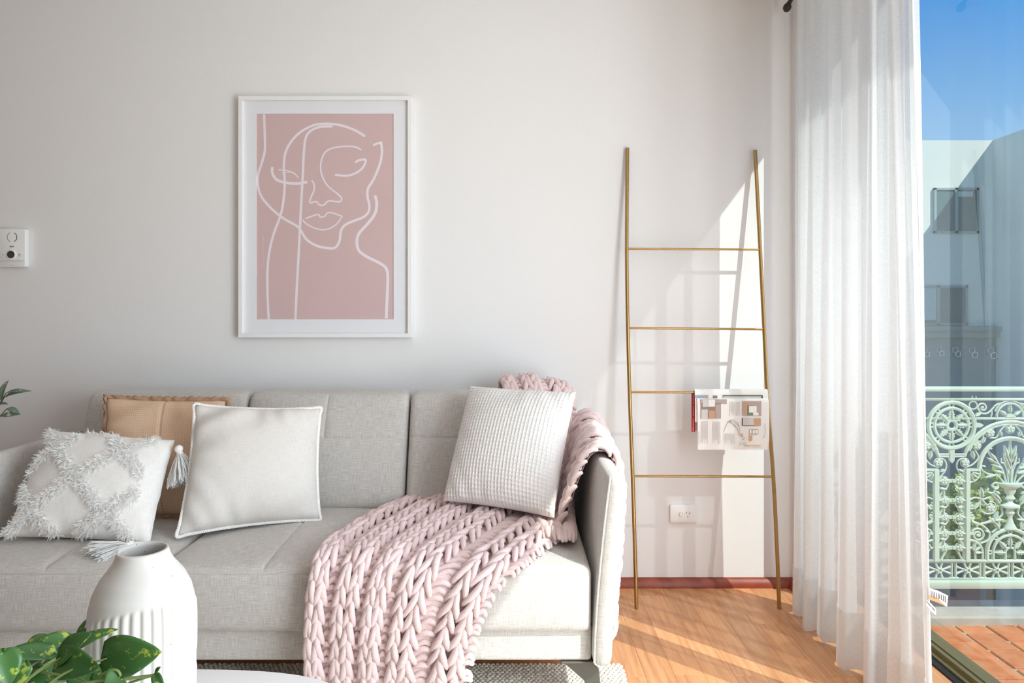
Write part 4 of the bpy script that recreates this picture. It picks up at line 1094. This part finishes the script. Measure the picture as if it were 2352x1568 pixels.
m = MB(); c = W(27, 599, zz); m.box((c.x, zz - .0003, c.z), (ww - .01, .001, .0012)); keep(m.build('cover_seam', 'mid_grey', smooth=False), ic)

gp = empty('power_outlet', 'white wall power outlet with switch low behind the ladder', 'power outlet', W(1571, 1199, 2.95))
zz = 2.948
ca_, cb_ = W(1539.5, 1159, zz), W(1602, 1200, zz); cxw, czw = (ca_.x + cb_.x) / 2, (ca_.z + cb_.z) / 2
m = MB(); m.poly([(x, zz, z) for x, z in rrect(cxw, czw, cb_.x - ca_.x, ca_.z - cb_.z, .004)], (0, .012, 0)); keep(m.build('faceplate', 'white_gloss', bevel=.0035), gp)
m = MB(); c = W(1563.5, 1180.5, zz); m.poly([(x, zz - .002, z) for x, z in rrect(c.x, c.z, .0165, .0165, .004)], (0, .003, 0)); sw_ = keep(m.build('switch_surround', 'grey_plastic'), gp)
m = MB(); m.poly([(x, zz - .0045, z) for x, z in rrect(c.x, c.z, .012, .0125, .002)], (0, .004, 0)); m.box((c.x, zz - .0047, c.z), (.010, .001, .0008)); o = m.build('rocker', 'white_satin', bevel=.0008, seg=1); o.parent = sw_; o.matrix_parent_inverse = Matrix.Identity(4)
m = MB(); c = W(1579.5, 1181.5, zz); m.poly([(x, zz - .0012, z) for x, z in rrect(c.x, c.z, .029, .033, .005)], (0, .002, 0)); sk = keep(m.build('socket', 'white_satin', bevel=.0006, seg=1), gp)
for px, py, a in ((1576.3, 1178, 28), (1583.6, 1178.5, -28), (1579.6, 1186, 0)):
    m = MB(); c = W(px, py, zz); m.box((c.x, zz - .0013, c.z), (.0021, .001, .0075), Matrix.Rotation(math.radians(a), 3, 'Y')); o = m.build('pin_slot', 'dark_slot', smooth=False); o.parent = sk; o.matrix_parent_inverse = Matrix.Identity(4)

# ------------------------------------------------------------------ ladder
ld = empty('blanket_ladder', 'slender brass-coloured metal ladder leaning on the wall by the curtain', 'ladder', W(1626, 1399, 2.73))
def lpt(px, py):
    h = 1.0
    for _ in range(12): z = 2.735 + .1118 * max(h, 0); h = CAMH - (py - HY) * z / F
    return W(px, py, z)
Lp = [(1462, 1397), (1458, 1250), (1453, 1093), (1446, 900), (1442, 753), (1439.5, 571), (1441, 340)]
Rp = [(1790, 1397), (1784, 1250), (1776, 1094), (1762, 901), (1755, 756), (1746, 573), (1734.5, 345)]
for pts in (Lp, Rp):
    q = catmull([lpt(*p) for p in pts], 6); m = MB(); m.tube(q, .0078, 12); rl = keep(m.build('rail', 'bronze'), ld)
for k in (2, 3, 4, 5):
    a, b = lpt(*Lp[k]), lpt(*Rp[k]); m = MB(); m.tube([a, b], .0047, 10); keep(m.build('rung', 'bronze'), ld)
# ------------------------------------------------------------------ magazine over the third rung
RUNG = lpt(1604, 901); ry, rz = RUNG.y, RUNG.z
mg = empty('magazine', 'open interiors magazine hung over the third rung of the ladder', 'magazine', W(1690, 1030, ry - .02))
def sheet(name, mat, x0, x1, path, thick, parent, skew=0.0):
    """page stack: cross-section path [(y,z)] swept from x0 to x1"""
    q = catmull([Vector((0, y, z)) for y, z in path], 6); mb = MB(); vs, fs = [], []; k = len(q)
    for x, sgn in ((x0, 0), (x1, 1)):
        for i, p in enumerate(q):
            d = (q[min(i + 1, k - 1)] - q[max(i - 1, 0)]).normalized(); n = Vector((0, -d.z, d.y)); dx = skew * i / (k - 1)
            vs += [(x + dx, p.y + n.y * thick / 2, p.z + n.z * thick / 2), (x + dx, p.y - n.y * thick / 2, p.z - n.z * thick / 2)]
    for i in range(k - 1):
        a = 2 * i; b = a + 2 * k; fs += [(a, a + 2, b + 2, b), (a + 1, b + 1, b + 3, a + 3), (a, a + 1, a + 3, a + 2), (b, b + 2, b + 3, b + 1)]
    fs += [(0, 2 * k, 2 * k + 1, 1), (2 * k - 2, 2 * k - 1, 4 * k - 1, 4 * k - 2)]
    mb.add(vs, fs); return keep(mb.build(name, mat, smooth=True), parent)
zf = ry - .020
xA, xB = W(1600, 0, zf).x, W(1764, 0, zf).x
zt, zbm = W(0, 915, zf).z, W(0, 1032, zf).z
xs0, xs1 = W(1594, 0, ry).x, W(1759, 0, ry).x
bk = sheet('cover', 'paper_grey', xs0 + .001, xs1 - .01, [(ry + .013, W(0, 990, ry).z), (ry + .014, rz - .06), (ry + .011, rz - .008), (ry + .002, rz + .0085), (ry - .008, rz + .004), (ry - .012, rz - .03), (ry - .014, rz - .10)], .004, mg)
pg = sheet('page_stack', 'paper_white', xs0, xs1 + .004, [(ry + .009, rz - .10), (ry + .0085, rz - .01), (ry, rz + .0125), (ry - .010, rz + .006), (ry - .0155, rz - .03), (ry - .016, rz - .12)], .003, mg)
front = sheet('front_page', 'paper_white', xA, xB, [(zf + .004, zt), (zf - .004, zt - .006), (zf - .0065, zt - .03), (zf - .005, zt - .10), (zf - .002, zbm)], .0035, mg, .004)
# spine strip of the cover folded towards the viewer
sp0 = W(1588.5, 905, ry + .012); 
m = MB(); xc0, xc1 = W(1588, 0, ry + .01).x, W(1596, 0, ry + .01).x; zs0, zs1 = W(0, 991, ry + .01).z, W(0, 903, ry + .01).z
m.box2((xc0, ry + .006, zs0), (xc1, ry + .010, zs1)); st = keep(m.build('spine', 'ink_red', smooth=False), mg)
fc = bpy.data.curves.new('spine_lettering', 'FONT'); fc.body = 'DECORATING \u00b7 ENTERTAINING \u00b7 OUTDOOR LIVING'; fc.size = .0075; fc.extrude = .0001; fc.align_x = 'CENTER'; fc.align_y = 'CENTER'
to = bpy.data.objects.new('spine_lettering_tmp', fc); COL.objects.link(to)
bpy.context.view_layer.update(); tme_ = bpy.data.meshes.new_from_object(to); wtxt = to.dimensions.x; COL.objects.unlink(to); bpy.data.objects.remove(to)
tme_.materials.clear(); tl_ = link('spine_lettering', tme_, 'paper_white'); s_ = (zs1 - zs0) * .96 / max(wtxt, 1e-4)
tl_.parent = st; tl_.matrix_parent_inverse = st.matrix_parent_inverse.inverted() if False else Matrix.Identity(4)
# text reads downwards: local +x to world -z, local +y to world +x, facing the room (-y)
rotm = Matrix(((0, 1, 0), (0, 0, -1), (-1, 0, 0))).to_4x4()
tl_.matrix_basis = Matrix.Translation((((xc0 + xc1) / 2), ry + .0058, (zs0 + zs1) / 2)) @ rotm @ Matrix.Scale(s_, 4)
def prn(x0, y0, x1, y1, mat, name='printed_image', z=None, par=None, off=.0):   # flat print on the front page, photo pixels in the zoomed crop
    k = 2214 / 240.0; z = z if z is not None else zf - .0094 - off
    a, b = W(1560 + x0 / k, 880 + y0 / k, z), W(1560 + x1 / k, 880 + y1 / k, z)
    mb = MB(); mb.box2((a.x, z - .0002, b.z), (b.x, z + .0002, a.z)); o = mb.build(name, mat, smooth=False); o.parent = par or front; o.matrix_parent_inverse = Matrix.Identity(4); return o
prn(445, 338, 1010, 435, 'ink_mauve'); prn(455, 420, 885, 745, 'ink_taupe', off=.0001); prn(500, 345, 740, 500, 'paper_grey', off=.0003); prn(625, 345, 760, 490, 'paper_white', off=.0005); prn(470, 555, 620, 745, 'paper_grey', off=.0003); prn(610, 580, 760, 740, 'ink_tan', off=.0003); prn(770, 440, 880, 740, 'ink_mauve', off=.0004)
prn(1330, 380, 1740, 690, 'ink_mauve'); prn(1385, 400, 1500, 680, 'ink_tan', off=.0002); prn(1440, 470, 1560, 680, 'ink_green', off=.0003); prn(1480, 480, 1640, 620, 'paper_white', off=.0005); prn(1570, 622, 1680, 680, 'paper_white', off=.0007)
prn(1330, 740, 1725, 900, 'ink_dark'); prn(1350, 742, 1580, 885, 'paper_grey', off=.0002); prn(1580, 740, 1720, 900, 'ink_tan', off=.0003)
prn(1488, 975, 1675, 1075, 'ink_taupe'); prn(1496, 985, 1668, 1066, 'paper_white', off=.0002); prn(1530, 990, 1620, 1062, 'ink_tan', off=.0003); prn(1560, 1000, 1605, 1060, 'paper_white', off=.0004)
prn(1480, 1110, 1550, 1220, 'ink_tan'); prn(1410, 1310, 1725, 1332, 'ink_sand'); prn(1310, 1065, 1345, 1130, 'ink_tan')
mt = MB(); k = 2214 / 240.0; zl = zf - .0098
def pp(x, y): return W(1560 + x / k, 880 + y / k, zl)
for pts in ([(945, 1025), (1030, 810), (1150, 770), (1240, 830), (1285, 960), (1280, 1115)], [(1040, 800), (1150, 870), (1240, 970), (1270, 1100)], [(1050, 815), (1170, 880), (1255, 990)], [(1060, 790), (1200, 840), (1270, 920)], [(1820, 850), (1825, 1060), (1785, 1170)], [(1325, 1120), (1370, 1140), (1385, 1170), (1350, 1200), (1330, 1170)], [(1285, 1320), (1290, 1240), (1340, 1290), (1410, 1250), (1385, 1330)]):
    mt.tube([pp(*p) for p in pts], .0006, 4)
o = mt.build('line_illustration', 'ink_dark'); o.parent = front; o.matrix_parent_inverse = Matrix.Identity(4)
mt = MB()
def column(x0, x1, y0, y1, step):
    x = x0
    while x < x1:
        a, b = pp(x, y0 + R.uniform(0, 14)), pp(x + step * .34, y1 - R.choice([0, 0, 30, 90]) ); mt.box2((a.x, zl - .0001, b.z), (b.x, zl + .0001, a.z)); x += step
column(465, 605, 790, 1275, 22); column(710, 880, 810, 1285, 22); column(1070, 1300, 385, 690, 26); column(950, 1180, 1060, 1300, 20); column(412, 430, 1010, 1330, 30)
o = mt.build('printed_text', 'ink_grey', smooth=False); o.parent = front; o.matrix_parent_inverse = Matrix.Identity(4); o['kind'] = 'stuff'
zu = ry - .0182
prn(330, 250, 620, 310, 'ink_blue', z=zu, par=pg); prn(500, 250, 620, 310, 'ink_mauve', z=zu - .0002, par=pg); prn(715, 260, 810, 312, 'ink_taupe', z=zu, par=pg); prn(920, 250, 1770, 268, 'ink_dark', z=zu, par=pg); prn(1745, 262, 1772, 345, 'ink_dark', z=zu - .0003, par=pg); prn(930, 268, 1745, 330, 'ink_green', z=zu - .0001, par=pg); prn(935, 275, 1735, 330, 'paper_grey', z=zu - .0004, par=pg)

# ------------------------------------------------------------------ curtain rod and sheer curtain
rod = empty('curtain_rod', 'black iron curtain rod with ball finial at the top corner', 'curtain rod', (1.165, 2.86, 2.485))
m = MB(); m.tube([(1.163, 2.82, 2.487), (1.163, -1.2, 2.487)], .0095, 12); keep(m.build('pole', 'black_iron'), rod)
m = MB(); cF = W(1808, 17, 2.87); ax = [(0, .022), (.012, .020), (.019, .012), (.021, 0), (.018, -.012), (.010, -.022), (0, -.024)]
m.ball(cF, (.0165, .022, .0185), 14, 10); m.tube([cF + Vector((.0, -.012, .008)), (1.160, 2.83, 2.486), (1.163, 2.80, 2.487)], [.010, .008, .0095], 10); keep(m.build('finial', 'black_iron'), rod)
m = MB(); m.box((1.19, 2.70, 2.487), (.05, .012, .02)); m.tube([(1.163, 2.70, 2.487), (1.215, 2.70, 2.487)], .006, 8); m.box((1.30, 1.2, 2.52), (.02, .02, .04)); keep(m.build('bracket', 'black_iron'), rod)

cur = empty('sheer_curtain', 'floor-length white sheer linen curtain gathered beside the glass door', 'curtain', (1.14, 2.3, 0))
def curtain(y0, y1, folds, seed, x_top, x_bot, ztop=2.50, zbot=.012, amp=(.020, .036), near_lean=0.0, ends=None):
    rg = np.random.default_rng(seed); ns, nz = folds * 22, 40
    s = np.linspace(0, 1, ns + 1); z = np.linspace(1, 0, nz + 1)
    ph = np.cumsum(1 + .35 * np.sin(np.linspace(0, 9, ns + 1) + rg.random() * 6) + .2 * np.sin(np.linspace(0, 23, ns + 1))); ph = ph / ph[-1] * folds * 2 * PI
    V, UV = [], []; am = 1 + .3 * np.sin(s * 17 + seed)
    for zi in z:
        a = amp[1] + (amp[0] - amp[1]) * zi ** .7
        drift = .35 * np.sin(3.1 * (1 - zi) + s * 5 + seed) * (1 - zi)
        w = np.sin(ph + drift) * am; w = np.sign(w) * np.abs(w) ** .75
        x = x_bot + (x_top - x_bot) * zi + a * w + .004 * np.sin(ph * 2.7 + zi * 6)
        y = y0 + (y1 - y0) * s + .55 * a * np.sin(2 * ph + .8 + drift) * .8 - near_lean * (1 - zi) * s
        Z = zbot + (ztop - zbot) * zi + (.006 * np.sin(ph * .5) if zi == 0 else 0)
        if ends: x = x * (1 - ends[1](s)) + ends[0] * ends[1](s)
        if zi > .985: x = x_top + (x - x_top) * .8
        V.append(np.stack([x, y, np.broadcast_to(Z, x.shape)], 1)); UV.append(np.stack([s * (y0 - y1) * 2.2, np.full(ns + 1, zi * 2.5)], 1))
    V = np.array(V); UV = np.array(UV); n1 = ns + 1
    idx = np.arange(V.shape[0] * n1).reshape(-1, n1); Q = np.stack([idx[:-1, :-1], idx[:-1, 1:], idx[1:, 1:], idx[1:, :-1]], -1).reshape(-1, 4)
    p = keep(arrmesh('panel', V.reshape(-1, 3), Q, 'sheer', uv=UV.reshape(-1, 2)), cur)
    k = 4; Vh = V[-k:].copy(); Vh[:, :, 0] -= .003; idx = np.arange(k * n1).reshape(k, n1); Q = np.stack([idx[:-1, :-1], idx[:-1, 1:], idx[1:, 1:], idx[1:, :-1]], -1).reshape(-1, 4)
    h = arrmesh('hem', Vh.reshape(-1, 3), Q, 'sheer', uv=UV[-k:].reshape(-1, 2)); h.parent = p; h.matrix_parent_inverse = Matrix.Identity(4)
    return p
curtain(2.735, 2.015, 6, 4, 1.140, 1.135, amp=(.024, .040), ends=(1.163, lambda q: np.clip((q - .90) / .08, 0, 1)))
near = curtain(1.985, 1.835, 2, 9, 1.080, 1.132, amp=(.013, .019), near_lean=.02, ends=(1.098, lambda q: np.clip((.18 - q) / .12, 0, 1)))
for q, mt_, ln in (([(2134, 1350), (2156, 1357), (2178, 1368), (2175, 1393), (2155, 1384), (2134, 1376)], 'paper_white', 1), ([(2129, 1378), (2139, 1386), (2150, 1398), (2150, 1412), (2140, 1404), (2128, 1388)], 'paper_white', 0)):
    m = MB(); m.poly([W(x, y, 1.80) for x, y in q], (0, .0012, 0)); lb = keep(m.build('care_label', mt_, smooth=False), cur); lb['label'] = 'white fabric care label with printed lines' if ln else 'small grey care label'
    m = MB()
    if ln:
        for k in range(9): x = 2139 + k * 4; m.tube([W(x, 1356 + k * 1.5, 1.7992), W(x + R.uniform(-1, 1), 1366 + k * 1.5 + R.uniform(0, 6), 1.7992)], .0008, 4)
    else:
        for k in range(7): m.tube([W(2130 + 2.8 * k, 1381 + 3 * k, 1.7992), W(2130.5 + 2.8 * k, 1385 + 3 * k, 1.7992)], .0008, 4)
    o = m.build('label_print', 'ink_dark'); o.parent = lb; o.matrix_parent_inverse = Matrix.Identity(4)
    if ln:
        m = MB(); m.poly([W(x, y, 1.7994) for x, y in [(2134, 1366), (2155, 1374), (2172, 1391), (2155, 1384), (2134, 1376)]], (0, .0004, 0)); o = m.build('label_patch', 'label_orange', smooth=False); o.parent = lb; o.matrix_parent_inverse = Matrix.Identity(4)

# ------------------------------------------------------------------ coffee table, vase and plants
HT = .40
tb = empty('coffee_table', 'low white coffee table with rounded edges in front of the sofa', 'table', (-.85, .961, 0))
out = []
for i in range(96):
    a = 2 * PI * i / 96; c_, s_ = math.cos(a), math.sin(a); e_ = 2 / 4.0
    out.append((.60 * math.copysign(abs(c_) ** e_, c_), .55 * math.copysign(abs(s_) ** e_, s_), HT - .028))
m = MB(); m.poly(out, (0, 0, .028)); m.build('table_top', 'white_satin', tb, bevel=.003)
for sx in (-1, 1):
    for sy in (-1, 1):
        m = MB(); m.tube([(sx * .42, sy * .38, HT - .028), (sx * .47, sy * .43, .014)], [.022, .014], 14); m.build('leg', 'white_satin', tb)

vs_root = empty('ceramic_vase', 'speckled cream bottle vase with fluted lower half on the table', 'vase', ((328 - CX) * 1.30 / F, 1.30, HT))
prof = [(.0855, 0), (.0885, .004), (.0905, .05), (.092, .10), (.0925, .19), (.0922, .212), (.0905, .236), (.0845, .262), (.0725, .287), (.0595, .304), (.0525, .314), (.0475, .324), (.0450, .333), (.0442, .337), (.0420, .3385), (.0398, .337), (.0395, .331), (.043, .316), (.052, .300), (.066, .282), (.080, .250), (.084, .20), (.083, .02), (0.0, .018)]
pp2 = []
hs_o = list(np.linspace(0, .337, 90)); pr_o = np.array(prof[:14]); rad_o = np.interp(hs_o, pr_o[:, 1], pr_o[:, 0])
n = 34 * 10; V = []
for h, r in zip(hs_o, rad_o):
    for j in range(n):
        a = 2 * PI * j / n; hb = .226 + .020 * math.cos(a) - .022 * math.sin(a); rr = r
        k = smooth01((hb - h) / .006)
        ribi = int(j // 10); f = (j % 10) / 10
        rib = (math.sin(PI * min(f / .72, 1)) ** .6 if f < .72 else 0)
        cut = 1.0
        if ribi % 7 == 2: cut = 1 - math.exp(-((h - .115) / .012) ** 2)
        if ribi % 7 == 5: cut = 1 - math.exp(-((h - .16) / .010) ** 2)
        V.append(((rr + .0034 * k * rib * cut - .0012 * k) * math.cos(a), (rr + .0034 * k * rib * cut - .0012 * k) * math.sin(a), h))
K = len(hs_o); inn = prof[13:]
for r, h in inn:
    for j in range(n):
        a = 2 * PI * j / n; V.append((r * math.cos(a), r * math.sin(a), h))
KK = K + len(inn); idx = np.arange(KK * n).reshape(KK, n); j2 = np.roll(idx, -1, axis=1)
Q = np.stack([idx[:-1], j2[:-1], j2[1:], idx[1:]], -1).reshape(-1, 4)
arrmesh('vase_body', V, Q, 'ceramic', vs_root)

def leaf_blade(base, tip, width, face, curl=.15, heart=True, fold=.18, n=12):
    base, tip, face = Vector(base), Vector(tip), Vector(face).normalized(); d = tip - base; L = d.length; d.normalize()
    s = d.cross(face).normalized(); nrm_ = s.cross(d).normalized(); V, Q = [], []; m_ = 6
    for i in range(n + 1):
        t = i / n
        if heart: w = width * (min(1, (t / .06)) ** .5) * (1.0 - .0 * t) * max(0, math.sin(PI * (t * .93 + .07) ** .72)) ** .75 if t < 1 else 0
        else: w = width * math.sin(PI * min(max(t, .02), 1) ** .85) ** .9 if t < 1 else 0
        back = -.10 * L if heart else 0
        for k in range(-m_ // 2, m_ // 2 + 1):
            f = k / (m_ / 2); lobe = back * abs(f) * (1 - t) ** 3 * 1.3 if heart else 0
            p = base + d * (L * t + lobe) + s * w * f * .5 + nrm_ * (curl * L * (math.sin(PI * t) * .6 - t * t * .5) + fold * w * abs(f) * .5)
            V.append(p)
    c_ = m_ + 1
    for i in range(n):
        for k in range(m_): a = i * c_ + k; Q.append((a, a + 1, a + c_ + 1, a + c_))
    return [tuple(p) for p in V], Q, base + nrm_ * 0
def plant_leaf(root, base, tip, width, face, mat, **kw):
    V, Q, _ = leaf_blade(base, tip, width, face, **kw); o = keep(arrmesh('leaf', V, Q, mat), root); md = o.modifiers.new('t', 'SOLIDIFY'); md.thickness = .0009
    return o
pt = empty('pothos_plant', 'variegated green pothos plant on the coffee table in front of the vase', 'plant', (-.80, 1.02, HT))
m = MB(); m.lathe([(.052, 0), (.056, .003), (.070, .085), (.072, .09), (.066, .09), (.063, .078), (0, .076)], 28); m.build('pot', 'white_gloss', pt)
m = MB(); m.lathe([(.064, .074), (.03, .08), (0, .081)], 20); m.build('soil', 'soil', pt)
cpot = Vector((-.80, 1.02, HT + .08))
def P3(px, py, z): return W(px, py, z)
leaves = [  # base, tip, width, facing
 ((246, 1511, 1.09), (365, 1498, 1.07), .066, (0.1, -1, .35)),
 ((138, 1516, 1.10), (222, 1532, 1.06), .050, (-.2, -1, .5)),
 ((140, 1510, 1.10), (206, 1452, 1.10), .040, (-.4, -.8, .7)),
 ((150, 1500, 1.16), (268, 1440, 1.18), .030, (0, -.5, 1)),
 ((118, 1500, 1.12), (-10, 1505, 1.08), .036, (-.1, -.6, 1)),
 ((70, 1482, 1.18), (112, 1455, 1.20), .024, (-.3, -1, .6)),
 ((184, 1458, 1.24), (222, 1406, 1.27), .026, (-.6, -1, .2)),
 ((100, 1478, 1.17), (180, 1462, 1.20), .030, (.1, -.7, .8)),
 ((56, 1520, 1.06), (2, 1580, 1.05), .040, (.5, -1, .2)),
 ((116, 1518, 1.16), (196, 1545, 1.18), .055, (0, -.8, .7)),
 ((276, 1555, 1.05), (240, 1580, 1.03), .040, (.2, -1, .6)),
 ((230, 1535, 1.10), (290, 1590, 1.10), .044, (.3, -1, .4)),
 ((357, 1548, 1.06), (368, 1530, 1.06), .012, (-1, -.6, .1)),
 ((357, 1550, 1.06), (376, 1592, 1.05), .016, (.2, -1, .3)),
 ((20, 1540, 1.12), (110, 1560, 1.10), .050, (.1, -.6, .9)),
 ((5, 1498, 1.05), (20, 1575, 1.04), .046, (.9, -1, .1)),
 ((112, 1555, 1.12), (62, 1580, 1.10), .044, (-.2, -.8, .6)),
 ((200, 1545, 1.15), (160, 1585, 1.12), .050, (0, -1, .5))]
for b_, t_, w_, f_ in leaves:
    B3, T3 = P3(*b_), P3(*t_); plant_leaf(pt, B3, T3, w_, f_, MAT['pothos'], curl=.12)
    mid_ = (B3 + cpot) / 2 + Vector((0, 0, .05)); q = catmull([cpot + Vector((R.uniform(-.03, .03), R.uniform(-.03, .03), -.004)), mid_, B3], 8)
    m = MB(); m.tube(q, [.0026 - .0010 * i / (len(q) - 1) for i in range(len(q))], 6); keep(m.build('stem', 'stem_green'), pt)
    m = MB(); d_ = T3 - B3; fn_ = Vector(f_).normalized(); m.tube([B3 + fn_ * .0012, B3 + d_ * .45 + fn_ * (d_.length * .12 * .5), B3 + d_ * .9 + fn_ * (.001)], [.0012, .0009, .0004], 5)
for pts in (([(40, 1552, 1.10), (70, 1540, 1.10), (110, 1545, 1.08), (190, 1562, 1.07), (215, 1590, 1.06)]), ([(357, 1549, 1.06), (330, 1557, 1.06), (290, 1572, 1.06), (250, 1600, 1.05)]), ([(277, 1551, 1.05), (270, 1540, 1.05), (255, 1539, 1.05), (225, 1555, 1.05), (205, 1590, 1.05)])):
    q = catmull([P3(*p) for p in pts], 8); m = MB(); m.tube(q, .0021, 6); keep(m.build('runner', 'stem_green'), pt)

op = empty('grey_leaf_plant', 'grey-green leafy potted plant beside the left sofa arm', 'plant', (-2.15, 2.66, 0))
m = MB(); m.lathe([(.10, 0), (.105, .005), (.135, .26), (.138, .27), (.128, .27), (.122, .24), (0, .236)], 32); m.build('pot', 'ceramic', op)
m = MB(); m.lathe([(.123, .234), (.06, .242), (0, .243)], 20); m.build('soil', 'soil', op)
m = MB(); m.tube(catmull([(0, 0, .236), (.03, -.02, .45), (.06, .0, .62), (.10, -.02, .74)], 6), [.010 - .006 * i / 18 for i in range(19)], 8); m.build('trunk', 'stem_brown', op)
zo = 2.60
node = Vector((-2.05, 2.64, .74))
for b_, t_, w_, f_ in (((3, 921, zo), (17, 872, zo), .030, (-.3, -1, .2)), ((10, 912, zo), (70, 895, zo), .028, (0, -.6, .8)), ((14, 902, zo), (69, 896, zo - .02), .016, (0, -.7, .7)), ((16, 938, zo), (45, 948, zo), .024, (.2, -.6, .8)), ((2, 955, zo), (47, 950, zo), .020, (0, -.9, .5)), ((-6, 930, zo), (18, 927, zo), .022, (0, -.4, 1)), ((-4, 948, zo), (-30, 900, zo), .03, (0, -1, .2)), ((-10, 950, zo), (-60, 930, zo), .03, (0, -1, .4)), ((-2, 915, zo), (-20, 870, zo), .03, (0, -1, .2))):
    B3, T3 = P3(*b_), P3(*t_); plant_leaf(op, B3, T3, w_, f_, MAT['olive'], heart=False, curl=.12, fold=.3)
    q = catmull([node, (node + B3) / 2 + Vector((0, 0, -.012)), B3], 6); m = MB(); m.tube(q, .0016, 6); keep(m.build('stem', 'stem_brown'), op)
